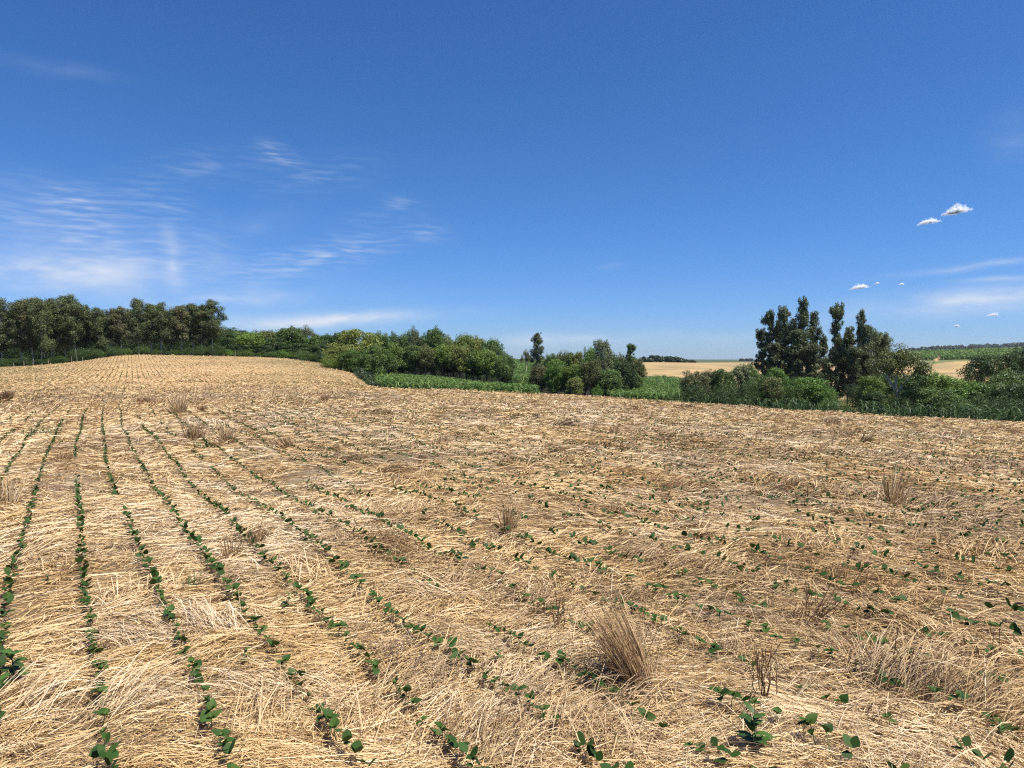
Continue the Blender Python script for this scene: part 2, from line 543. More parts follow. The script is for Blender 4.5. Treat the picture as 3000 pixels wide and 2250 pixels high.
def build_ground():
    a = np.concatenate([np.linspace(-math.pi, -.86, 46)[:-1], np.linspace(-.86, .86, 520), np.linspace(.86, math.pi, 46)[1:-1]])
    lr = np.linspace(math.log(.7), math.log(3250), 470)
    r = np.exp(lr)
    A, R = np.meshgrid(a, r)
    x, y = (R * np.sin(A)).ravel(), (R * np.cos(A)).ravel()
    z = ground(x, y)
    na = len(a)
    i, j = np.meshgrid(np.arange(len(r) - 1), np.arange(na), indexing='ij')
    k = (j + 1) % na
    q = np.stack([i * na + j, (i + 1) * na + j, (i + 1) * na + k, i * na + k], axis=2).reshape(-1, 4)[:, ::-1]
    global GROUND_LOW
    GROUND_LOW = float(z.min())
    print('ground low, high', z.min(), z.max())
    verts = np.column_stack([x, y, z])
    verts = np.vstack([verts, [[0, 0, float(ground(0.01, .01))]]])
    c = len(verts) - 1
    t = np.stack([np.full(na, c), np.roll(np.arange(na), -1), np.arange(na)], axis=1)
    u, back = bearing_u(x, y)
    rr = np.hypot(x, y)
    # plain land colours by what grows or lies there
    col = np.empty((len(x), 3))
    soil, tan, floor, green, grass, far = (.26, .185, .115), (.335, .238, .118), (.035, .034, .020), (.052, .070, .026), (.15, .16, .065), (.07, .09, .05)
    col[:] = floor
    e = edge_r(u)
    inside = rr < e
    col[inside] = soil
    hill = inside & (rr > 34)
    w = np.clip((rr - 30) / 25, 0, 1)[:, None]
    col[inside] = (np.array(soil) * (1 - w) + np.array((.375, .252, .128)) * w)[inside]

    def region(mask, c):
        col[mask & ~inside] = c
    region((u > 1040) & (u < 1600) & (rr < 109), green)
    region((u > 1440) & (u < 1640) & (rr > 150) & (rr < 300), green)
    region((u > 1790) & (u < 2010) & (rr < 168), green)
    region((u > 1790) & (u < 2160) & (rr >= 168) & (rr < 178), grass)
    region((u > 1600) & (u < 2250) & (rr >= 178), tan)
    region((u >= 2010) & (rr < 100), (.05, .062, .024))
    region((u >= 2160) & (rr >= 100) & (rr < 372), tan)
    region((u >= 2160) & (rr >= 172) & (rr < 182), grass)
    region((u >= 2250) & (rr >= 360 + 12 * np.sin(u / 40)) & (rr < 392), grass)
    region((u >= 2250) & (rr >= 386) & (rr < 560), green)
    region((rr >= 560), far)
    region((u > 2740 + (rr - 400) * .35) & (u < 2752 + (rr - 400) * .38) & (rr > 378) & (rr < 470), (.46, .27, .14))
    region((u > 2760) & (rr > 1000) & (rr < 1350), (.16, .14, .08))
    region((u > 1100) & (u < 1112) & (rr > 62) & (rr < 100), (.36, .27, .18))
    region((u > 2462) & (u < 2512) & (rr > 60) & (rr < 84), (.40, .28, .17))
    region((u > 1786) & (u < 1812) & (rr > 118) & (rr < 165), (.32, .24, .15))
    col = np.vstack([col, [soil]])
    m, N, L, b, out = nodes_of('land')
    at = attr_node(N, 'land')
    geo = N.new('ShaderNodeNewGeometry')

    def noise(scale, detail=5, stretch=None):
        n = N.new('ShaderNodeTexNoise')
        n.inputs['Scale'].default_value = scale
        n.inputs['Detail'].default_value = detail
        n.inputs['Roughness'].default_value = .62
        L.new(geo.outputs['Position'], n.inputs['Vector'])
        return n.outputs[0]
    f1 = ramp_node(N, L, noise(9, 6), [(.32, (.62, .62, .62)), (.68, (1.3, 1.3, 1.3))])
    f2 = ramp_node(N, L, noise(.05, 8), [(.36, (.70, .76, .76)), (.64, (1.2, 1.16, 1.12))])
    m1 = N.new('ShaderNodeMixRGB'); m1.blend_type = 'MULTIPLY'; m1.inputs[0].default_value = 1
    m2 = N.new('ShaderNodeMixRGB'); m2.blend_type = 'MULTIPLY'; m2.inputs[0].default_value = 1
    L.new(at.outputs['Vector'], m1.inputs[1]); L.new(f1, m1.inputs[2])
    L.new(m1.outputs[0], m2.inputs[1]); L.new(f2, m2.inputs[2])
    L.new(m2.outputs[0], b.inputs['Base Color'])
    b.inputs['Roughness'].default_value = .95
    b.inputs['Specular IOR Level'].default_value = .1
    bp = N.new('ShaderNodeBump')
    bp.inputs['Strength'].default_value = .7
    bp.inputs['Distance'].default_value = .03
    L.new(noise(24, 6), bp.inputs['Height'])
    L.new(bp.outputs[0], b.inputs['Normal'])
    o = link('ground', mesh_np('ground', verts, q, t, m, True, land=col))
    tag(o, kind='structure')


build_ground()

# ------------------------------------------------------------------ flattened straw over the whole field
def straw_direction(x, y):
    base = np.radians(2 - 36 * np.clip(x / 3.2, -.25, 1) * np.clip(1.35 - np.hypot(x, y) / 30, .3, 1))
    return base + 1.7 * (vnoise(x * .55 + 50, y * .55, 11) - .5) + 1.0 * (vnoise(x * 1.7, y * 1.7, 12) - .5)


def row_distance(x, y):
    bend = np.where(y < 25, .0022 * (y - 7) ** 2 * (y > 0), .0022 * 18 ** 2 + .079 * (y - 25))
    p = .848 * x + .53 * y - bend - .05
    return np.abs((p + .2) % .4 - .2)


def build_straw():
    # even over the logarithm of distance: shorter, finer pieces near, coarser wisps far off
    n = 680000
    lr = rng.uniform(math.log(2.1), math.log(128), n)
    # thin out the far end a little
    keep = rng.random(n) < np.interp(np.exp(lr), [2, 30, 48, 128], [1, 1, .65, .42])
    lr = lr[keep]
    r = np.exp(lr)
    a = rng.uniform(-.84, .84, len(r))
    x, y = r * np.sin(a), r * np.cos(a)
    thin = np.clip((vnoise(x * .7 + 7, y * .7, 21) * .6 + vnoise(x * 2.2, y * 2.2, 22) * .4 - .24) / .22, 0.34, 1)
    furrow = np.where((row_distance(x, y) < .045) & (r < 22), .40, 1.0)      # the drill opened the mat along each row
    ok = in_field(x, y) & (rng.random(len(x)) < np.where(r < 14, thin, 1) * furrow)
    x, y, r = x[ok], y[ok], r[ok]
    n = len(x)
    long_ = rng.random(n) < np.where(r < 9, .34, .45)
    length = np.where(long_, rng.uniform(.16, .42, n), rng.uniform(.02, .17, n)) * np.interp(r, [2, 15, 40, 120], [.9, .95, .58, .42])
    phi = straw_direction(x, y) + rng.normal(0, np.where(long_, .46, 1.0) * np.interp(r, [8, 40], [1, 2.0]), n)
    # lying straw, some stalks poking up
    up = rng.random(n)
    tilt = rng.normal(0, .07, n)
    poke = up > np.interp(r, [2, 6, 20, 60, 120], [.985, .965, .91, .84, .80])
    ub, _ = bearing_u(x, y)
    poke |= (r > 23) & (r < 43) & (ub < 1000) & (rng.random(n) < .45)
    tilt = np.where(poke, rng.uniform(.15, 1.0, n), tilt)
    length = np.where(poke, length * .62, length)
    deep = rng.random(n) ** 1.3                      # 1 = on top of the mat, lower straw weathered, with the shade of the gaps painted in
    lift = .002 + .065 * deep * np.clip(.6 + r / 25, .6, 2.0)
    half = np.maximum(.0008 + .0009 * rng.random(n), r * np.interp(r, [20, 80], [.00037, .00042]) * rng.uniform(.6, 1.3, n))
    t = np.array([-.5, -.17, .17, .5])
    bend = rng.normal(0, .06, n)
    c, s = np.cos(phi), np.sin(phi)
    ct, st = np.cos(tilt), np.sin(tilt)
    tt = t[None, :]
    off = (bend * length)[:, None] * (tt ** 2 - .1) * 2
    X = x[:, None] + (c * ct * length)[:, None] * tt - s[:, None] * off
    Y = y[:, None] + (s * ct * length)[:, None] * tt + c[:, None] * off
    g = ground(X.ravel(), Y.ravel()).reshape(X.shape)
    stand = (np.where(poke, .5, 0.0) * np.abs(st) * length)[:, None]
    Z = g + lift[:, None] + np.where(poke[:, None], (st * length)[:, None] * tt + stand, (st * length)[:, None] * tt)
    Z = np.maximum(Z, g + .001)
    P = np.stack([X, Y, Z], axis=2)
    d = np.stack([c * ct, s * ct, st], axis=1)
    roll = rng.normal(0, .8, n)
    side = np.stack([-s, c, np.zeros(n)], axis=1)
    upv = np.cross(d, side)
    w = side * np.cos(roll)[:, None] + upv * np.sin(roll)[:, None]
    taper = np.array([.9, 1, 1, .6])
    W = w[:, None, :] * half[:, None, None] * taper[None, :, None]
    patch = vnoise(x * .45 + 3, y * .45, 31) * .55 + vnoise(x * 1.6, y * 1.6, 32) * .45
    rows_band = vnoise((.848 * x + .53 * y) * 1.1, (-.53 * x + .848 * y) * .12, 33)
    tint = np.clip(.37 + .42 * deep + .50 * (patch - .5) + .25 * (rows_band - .5) + rng.normal(0, 1, n) * np.interp(r, [10, 50], [.17, .09]) - .04 * np.clip(r / 60, 0, 1), .02, 1)
    tint = np.where(rng.random(n) < .07, tint * .35, tint)
    tint = np.minimum(tint, np.interp(r, [12, 45], [1, .78]))
    tint = np.where((rng.random(n) < .12) & (r < 30), np.maximum(tint, rng.uniform(.65, 1, n)), tint)
    grey = np.clip((vnoise(x * .33 + 70, y * .33, 35) - .5) * .7 + (vnoise(x * 1.6, y * 1.6, 36) - .5) * .9 + rng.normal(.23, .28, n), 0, .85)
    v, q, tv = ribbons(P, W, tint)
    o = link('straw', mesh_np('straw', v, q, None, M_STRAW, False, tint=tv, grey=np.repeat(grey, 8)))
    tag(o, 'flattened golden straw lying over the whole field', 'straw', kind='stuff')


build_straw()

# ------------------------------------------------------------------ standing and leaning straw tufts
def tuft_mesh(n, h, w, lean, brown, seed, width=.0022, sheaf=False):
    g = np.random.default_rng(seed)
    ang = g.uniform(0, 2 * math.pi, n)
    rad = np.sqrt(g.random(n)) * w * (.50 if sheaf else .32)
    fan = .30 if sheaf else .75
    bx, by = np.cos(ang) * rad, np.sin(ang) * rad
    L = h * g.uniform(.45, 1.12, n)
    ox = lean[0] + np.cos(ang) * rad / max(w, .05) * fan + g.normal(0, .13, n)
    oy = lean[1] + np.sin(ang) * rad / max(w, .05) * fan + g.normal(0, .13, n)
    fall = g.random(n) < (.2 if sheaf else .30)
    ox = np.where(fall, ox + g.normal(0, .9, n), ox)
    oy = np.where(fall, oy + g.normal(0, .9, n), oy)
    t = np.linspace(0, 1, 5)
    curve = g.uniform(.1, .6, n)
    k = (t[None, :] * (1 - curve[:, None]) + t[None, :] ** 2 * curve[:, None])
    norm = 1 / np.sqrt(1 + ox ** 2 + oy ** 2)
    X = bx[:, None] + (ox * norm * L)[:, None] * k
    Y = by[:, None] + (oy * norm * L)[:, None] * k
    Z = (norm * L)[:, None] * t[None, :] - .03
    a2 = g.uniform(0, math.pi, n)
    wv = np.stack([np.cos(a2), np.sin(a2), g.normal(0, .2, n)], axis=1)
    half = width * g.uniform(.7, 1.35, n)
    W = wv[:, None, :] * half[:, None, None] * np.array([1, 1, 1, .85, .45])[None, :, None]
    tint = np.clip(g.normal(.64 if sheaf else .52 if brown else .60, .24, n), 0, 1)
    v, q, tv = ribbons(np.stack([X, Y, Z], axis=2), W, tint)
    return mesh_np('straw_tuft', v, q, None, M_BROWN_STRAW if brown else M_STRAW, False, tint=tv, grey=np.repeat(g.uniform(0, .35 if sheaf else .75, n), 10))


TUFTS = [  # column, row of its foot, height and width in frame pixels, lean, brown, label
    (1880, 2033, 262, 84, (-.46, .22), 1, 'big leaning sheaf of straw with the black shadow at its foot, nearest the camera'),
    (1488, 1573, 118, 42, (.08, 0), 1, 'tall narrow dark tuft standing alone midway up the field'),
    (2615, 1486, 118, 60, (.08, 0), 0, 'tall pale tuft with loose upright stalks at the right of the field'),
    (2760, 1486, 62, 50, (.3, 0), 0, 'shorter pale tuft just beside the tall loose one on the right'),
    (571, 1295, 58, 66, (-.1, 0), 1, 'bushy brown tuft with green blades at its foot, between two pale tufts'),
    (665, 1305, 62, 44, (.1, 0), 0, 'pale upright tuft beside the bushy brown one'),
    (521, 1219, 56, 48, (0, 0), 0, 'pale tuft standing where the near rows fade below the hill'),
    (593, 1211, 26, 30, (0, 0), 1, 'small cone of dark brown straw behind the bushy brown tuft'),
    (18, 1478, 82, 62, (.1, 0), 0, 'grey white tuft cut by the left edge of the photo'),
    (709, 1240, 26, 34, (.2, 0), 0, 'small pale tuft up the slope from the pair of pale and brown tufts'),
    (184, 1356, 32, 48, (.2, .2), 1, 'low brown tuft beside the leftmost seedling rows'),
    (15, 1175, 30, 30, (.5, 0), 1, 'brown leaning tuft at the left edge below the hill'),
    (844, 1316, 50, 58, (-.45, 0), 1, 'brown tuft bent over to the left beside two seedling rows'),
    (1050, 1244, 26, 30, (0, 0), 0, 'small tuft on the crest above the green patch of seedlings'),
    (1231, 1352, 33, 26, (.5, 0), 1, 'dark brown tuft bent to the right with one pale straw across it'),
    (1296, 1305, 44, 50, (0, 0), 0, 'pale spread tuft above the dark tuft bent right'),
    (1347, 1280, 28, 28, (-.2, 0), 1, 'small dark tuft just behind the pale spread tuft'),
    (1151, 1418, 42, 40, (.1, 0), 0, 'loose yellow tuft in the middle of the seedling rows'),
    (1180, 1667, 62, 90, (.1, 0), 0, 'wide fuzzy pale tuft beside a dense run of seedlings'),
    (1401, 1705, 62, 105, (-.2, .2), 0, 'grey heap of straw below the tall narrow dark tuft'),
    (1133, 1218, 24, 44, (.2, 0), 1, 'wide low brown tuft near the far edge above the centre'),
    (1401, 1335, 20, 30, (.2, 0), 0, 'low straw tuft level with the dark tuft bent right'),
    (1514, 1226, 24, 24, (-.1, 0), 1, 'dark tuft near the far field edge, the left of two together'),
    (1569, 1226, 22, 20, (.15, 0), 1, 'dark tuft near the far field edge, the right of two together'),
    (1800, 1270, 34, 28, (0, 0), 0, 'straggly upright tuft in the far middle of the field'),
    (1620, 1360, 24, 38, (.2, 0), 1, 'low brown hummock, leftmost of the dark broken line'),
    (1713, 1345, 24, 26, (-.2, 0), 1, 'brown tuft second along the dark broken line'),
    (1786, 1352, 22, 36, (-.3, 0), 1, 'brown tuft third along the dark broken line'),
    (1847, 1392, 38, 34, (-.1, 0), 1, 'dark brown tuft with a hollow shadow on its left'),
    (1641, 1400, 46, 22, (.05, 0), 0, 'thin pale upright stalks left of the tuft with the hollow'),
    (1797, 1515, 52, 66, (.3, 0), 1, 'fuzzy brown tuft with yellow straw swept away on its right'),
    (1923, 1276, 17, 22, (0, 0), 1, 'tiny dark tuft right of the straggly upright one'),
    (2079, 1318, 22, 38, (.1, 0), 1, 'low brown tuft, first of three along the far right rows'),
    (2155, 1331, 17, 24, (0, 0), 1, 'very dark small tuft, second of three along the far right rows'),
    (2191, 1271, 15, 24, (0, 0), 1, 'tiny brown tuft beyond the three dark ones'),
    (2319, 1443, 44, 44, (.1, 0), 1, 'brown tuft at the head of the long dark furrow'),
    (2720, 1340, 22, 58, (.3, 0), 1, 'low wide brown heap in the far right of the field'),
    (2858, 1350, 30, 60, (.75, 0), 1, 'brown tuft swept over to the right near the right edge'),
    (2870, 1482, 40, 70, (.6, -.2), 0, 'golden straw swept down to the right near the right edge'),
    (2655, 1592, 28, 60, (0, 0), 1, 'dark brown low tuft under the tall pale one'),
    (2923, 1602, 36, 50, (.1, 0), 0, 'greyish tuft near the right edge below the swept golden straw'),
    (680, 1658, 82, 48, (.05, 0), 1, 'thin brown tuft between the left seedling rows'),
    (742, 1610, 78, 54, (.3, .1), 1, 'brown spreading tuft behind the thin brown one'),
    (1572, 1809, 86, 46, (-.05, 0), 1, 'thin brown stalks left above the big leaning sheaf'),
    (2430, 1245, 26, 60, (.3, 0), 0, 'pale fringe of straw near the far edge under the bushes'),
    (2530, 1300, 34, 40, (.5, 0), 1, 'reddish brown tuft leaning right, far right of the field'),
    (420, 1186, 22, 40, (.1, 0), 1, 'brown tuft where the hill field begins'),
    (950, 1172, 22, 26, (.1, 0), 1, 'small dark spike of straw under the hedge corner'),
]


def build_tufts():
    for k, (u, v, hp, wp, lean, brown, lab) in enumerate(TUFTS):
        x, y, z, r = near_spot(u, v)
        d = math.hypot(r, EYE)
        h = hp / FPX * d
        w = wp / FPX * d
        n = int(np.clip((150 if brown else 100) * (w / .18) ** .8, 30, 220)) if k else 430
        h *= .9 if k else 1
        me = tuft_mesh(n, h, w, lean, brown, 100 + k, max(.0016, d * .00040), k == 0)
        o = link('straw_tuft', me, None, (x, y, z - .01))
        tag(o, lab, 'straw tuft', 'straw tufts standing in the field')


build_tufts()


def forb_mesh(n, h, lean, spread, seed):
    """dead branching weed: several stems, each with a few side twigs"""
    g = np.random.default_rng(seed)
    G = Geo()
    for i in range(n):
        dx, dy = lean[0] + g.normal(0, spread), lean[1] + g.normal(0, spread)
        L = h * g.uniform(.6, 1.1)
        nrm = math.sqrt(1 + dx * dx + dy * dy)
        d = np.array([dx, dy, 1.0]) / nrm
        base = np.array([g.normal(0, .02), g.normal(0, .02), -.02])
        pts = [base + d * L * t + np.array([g.normal(0, .006), g.normal(0, .006), -.1 * L * t * t * (nrm - 1)]) for t in np.linspace(0, 1, 6)]
        G.tube(pts, np.linspace(.0034, .0016, 6), 4, g.uniform(.1, 1))
        for j in range(g.integers(2, 6)):
            p = pts[g.integers(2, 5)]
            e = d + g.normal(0, .4, 3)
            l2 = L * g.uniform(.12, .34)
            G.tube([p, p + e * l2 * .5, p + e * l2 + np.array([0, 0, l2 * .2])], (.0018, .0016, .0020), 3, g.uniform(.1, 1))
    return G.mesh('dry_weed', M_FORB)


FORBS = [
    (2366, 1832, 100, (.75, .1), .45, 14, 'dry reddish weed with stems spreading out to the right'),
    (2622, 2015, 115, (.55, .15), .4, 18, 'dry brown branching weed above the long dark hollow'),
    (2246, 2085, 130, (.03, .05), .14, 8, 'thin dark upright stems beside the big leaning sheaf'),
    (2879, 2012, 95, (.1, .1), .5, 12, 'dry brown weed with twigs near the right edge'),
    (1632, 1850, 95, (-.05, .05), .12, 5, 'few thin dead stems left of the big leaning sheaf'),
    (545 * 1.356, 1640, 70, (.2, .1), .3, 8, 'small dead weed among the left rows'),
]


def build_forbs():
    for k, (u, v, hp, lean, spread, n, lab) in enumerate(FORBS):
        x, y, z, r = near_spot(u, v)
        h = hp / FPX * math.hypot(r, EYE)
        tag(link('dry_weed', forb_mesh(n, h * 1.15, lean, spread, 300 + k), None, (x, y, z)), lab, 'dead weed', 'dead weeds in the field')


build_forbs()


def build_swaths():
    """straw pushed over into low waves: rooted along a line, arching over, dark beneath"""
    g = np.random.default_rng(5)
    Ps, Ws, Ts = [], [], []

    def swath(x, y, ang, length, out, h, n, tint, half):
        """line through x,y along ang; straws lean out to the side `out` (angle)"""
        s = g.uniform(-.5, .5, n) * length
        bx = x + math.cos(ang) * s + g.normal(0, .05, n)
        by = y + math.sin(ang) * s + g.normal(0, .05, n)
        prof = np.clip(1.15 - (2 * np.abs(s) / length) ** 2, .15, 1)
        o = out + g.normal(0, .38, n)
        L = g.uniform(.14, .42, n) * np.interp(h, [.06, .2], [.8, 1.2])
        t = np.linspace(0, 1, 6)[None, :]
        reach = L[:, None] * (.25 * t + .75 * t ** 1.1)
        X = bx[:, None] + np.cos(o)[:, None] * reach
        Y = by[:, None] + np.sin(o)[:, None] * reach
        top = (.82 * h * prof * g.uniform(.35, 1.15, n))[:, None]
        Z = ground(X.ravel(), Y.ravel()).reshape(X.shape) + top * np.sin(np.clip(t * g.uniform(1.5, 2.7, n)[:, None], 0, math.pi * .93)) + .01
        P = np.stack([X, Y, Z], axis=2)
        roll = g.normal(0, .8, n)
        w = np.stack([-np.sin(o) * np.cos(roll), np.cos(o) * np.cos(roll), np.sin(roll)], axis=1)
        hw = half * g.uniform(.7, 1.3, n)
        Ps.append(P)
        Ws.append(w[:, None, :] * hw[:, None, None] * np.array([1, 1, 1, 1, .9, .5])[None, :, None])
        Ts.append(np.clip(tint + g.normal(0, .17, n), 0, 1))
    listed = [  # column, row, angle of the line, side it leans to, length, height, tint
        (2715, 2085, -14, 62, .85, .31, .56), (2560, 1990, -35, 160, .6, .14, .5), (120, 2130, 5, 60, .9, .20, .72), (620, 1880, -10, 150, .8, .16, .78),
        (1150, 1520, 0, 80, 1.0, .16, .55), (1360, 1740, -5, 70, .5, .16, .35), (520, 1905, 10, 160, .8, .14, .6), (2050, 1700, -20, 70, 1.0, .14, .42),
        (2520, 1470, -12, 80, 1.8, .20, .35), (2900, 2150, -25, 80, 1.0, .16, .55), (1800, 2180, -15, 60, .8, .13, .6), (900, 2180, 10, 80, .9, .17, .5),
        (1500, 2220, 0, 70, .9, .16, .38), (830, 2060, 5, 175, .9, .14, .75), (1330, 1760, 10, 170, .7, .16, .6), (1850, 1650, -22, 75, 1.1, .12, .4),
        (2780, 1880, -20, 165, 1.1, .12, .7), (2250, 1430, -15, 80, 1.2, .18, .35), (1850, 1410, -15, 75, 1.3, .16, .4), (2100, 1330, -15, 80, 1.2, .16, .35)]
    for (u, v, a, o, le, h, ti) in listed:
        x, y, z, r = near_spot(u, v)
        if u > 1700:
            a -= 34
        swath(x, y, math.radians(a), le, math.radians(a + o), h, int((600 if h > .3 else 230) * le), ti, max(.0014, r * .00042))
    for k in range(130):
        r = math.exp(g.uniform(math.log(2.6), math.log(60)))
        aa = g.uniform(-.8, .8)
        x, y = r * math.sin(aa), r * math.cos(aa)
        if not bool(in_field(np.array([x]), np.array([y]))[0]):
            continue
        a = float(straw_direction(np.array([x]), np.array([y]))[0]) + g.normal(0, .3)
        swath(x, y, a, g.uniform(.4, 1.2) * (1 + r / 25), a + g.choice([-1, 1]) * g.uniform(.9, 2.2), g.uniform(.06, .15) * (1 + r / 50), int(g.uniform(60, 130)), g.uniform(.3, .75), max(.0014, r * .00042))
    for k in range(150):            # dark ridges of straw left along the rows on the right half
        r = math.exp(g.uniform(math.log(3.2), math.log(40)))
        aa = g.uniform(-.25, .78)
        x, y = r * math.sin(aa), r * math.cos(aa)
        if not bool(in_field(np.array([x]), np.array([y]))[0]):
            continue
        a = math.radians(-58) + g.normal(0, .22)
        swath(x, y, a, g.uniform(.4, 1.1) * (1 + r / 30), a + g.choice([-1, 1]) * g.uniform(.7, 1.7), g.uniform(.08, .17) * (1 + r / 70), int(g.uniform(60, 120)), g.uniform(.18, .45), max(.0014, r * .00042))
    vs, qs, ts, at = [], [], [], 0
    for P, W, T in zip(Ps, Ws, Ts):
        open_ = (row_distance(P[:, 3, 0], P[:, 3, 1]) > .06) | (g.random(len(P)) < .3)
        P, W, T = P[open_], W[open_], T[open_]
        if not len(P):
            continue
        v, q, t = ribbons(P, W, T)
        vs.append(v); qs.append(q + at); ts.append(t); at += len(v)
    o = link('straw', mesh_np('straw_wave', np.concatenate(vs), np.concatenate(qs), None, M_STRAW, False, tint=np.concatenate(ts), grey=np.clip(vnoise(np.concatenate(vs)[:, 0] * .8, np.concatenate(vs)[:, 1] * .8, 37), 0, .8)))
    tag(o, 'straw pushed over into low waves and heaps on the field', 'straw', kind='stuff')


build_swaths()

# ------------------------------------------------------------------ soybean rows
def leaf_grid(L, Wd, fold, droop, nseg=6, pointed=.75):
    """ovate leaf from its foot along +X: vertices and quads, folded along the midrib"""
    t = np.linspace(0, 1, nseg)
    w = Wd * .5 * np.sin(np.pi * np.clip(t, 0, 1) ** pointed) ** .8
    w[0] = Wd * .05
    w[-1] = Wd * .02
    z = -droop * L * t ** 2
    rows = []
    for i in range(nseg):
        rows += [(L * t[i], -w[i], z[i] + fold * w[i]), (L * t[i], 0, z[i]), (L * t[i], w[i], z[i] + fold * w[i])]
    q = []
    for i in range(nseg - 1):
        for j in (0, 1):
            a = i * 3 + j
            q.append((a, a + 3, a + 4, a + 1))
    return np.array(rows), np.array(q)


def row_points():
    """seedling places along the drilled rows (rows run 32 degrees left of the view, bending slightly)"""
    g = np.random.default_rng(21)
    out = []
    for k in range(-120, 260):
        step = .070
        q = np.arange(-10, 130, step)
        q = q + g.uniform(-.35, .35, len(q)) * step
        # the row is where p = p0 + bend(y)
        p0 = .05 + .40 * k
        x = .848 * p0 - .53 * q
        y = .53 * p0 + .848 * q
        bend = np.where(y < 25, .0022 * (y - 7) ** 2 * (y > 0), .0022 * 18 ** 2 + .079 * (y - 25))
        bend = np.where(y < 0, 0, bend)
        x, y = x + .848 * bend, y + .53 * bend
        wob = .03 * (vnoise(q * .5 + k * 17, q * 0 + k, 41) - .5) * 2
        x, y = x + .848 * wob, y + .53 * wob
        r = np.hypot(x, y)
        m = (y > 1.6) & (np.abs(np.arctan2(x, y)) < .80) & (r < 125)
        x, y, r, qq = x[m], y[m], r[m], q[m]
        if not len(x):
            continue
        u, _ = bearing_u(x, y)
        dense = np.interp(u, [0, 300, 900, 1600, 3000], [.72, .72, .72, .64, .58]) + np.where(r < 6, .12, 0)
        gap = vnoise(qq * .9 + k * 5.3, qq * 0 + k * 1.7, 42)
        m = in_field(x, y) & (g.random(len(x)) < dense) & (gap > np.interp(u, [0, 400, 1200, 3000], [.22, .25, .26, .26]) * np.interp(r, [4, 8], [.6, 1]))
        out.append(np.column_stack([x[m], y[m], r[m], np.full(m.sum(), k)]))
    return np.concatenate(out)


ORD = ['first', 'second', 'third', 'fourth', 'fifth', 'sixth', 'seventh', 'eighth', 'ninth', 'tenth', 'eleventh', 'twelfth', 'thirteenth', 'fourteenth', 'fifteenth', 'sixteenth', 'seventeenth', 'eighteenth', 'nineteenth', 'twentieth']


def ordinal(n):
    if n < 20:
        return ORD[n]
    tens = ['', '', 'twenty', 'thirty', 'forty', 'fifty'][min((n + 1) // 10, 5)]
    k = (n + 1) % 10
    return {'twenty': 'twentieth', 'thirty': 'thirtieth', 'forty': 'fortieth', 'fifty': 'fiftieth'}[tens] if k == 0 else tens + '-' + ORD[k - 1]


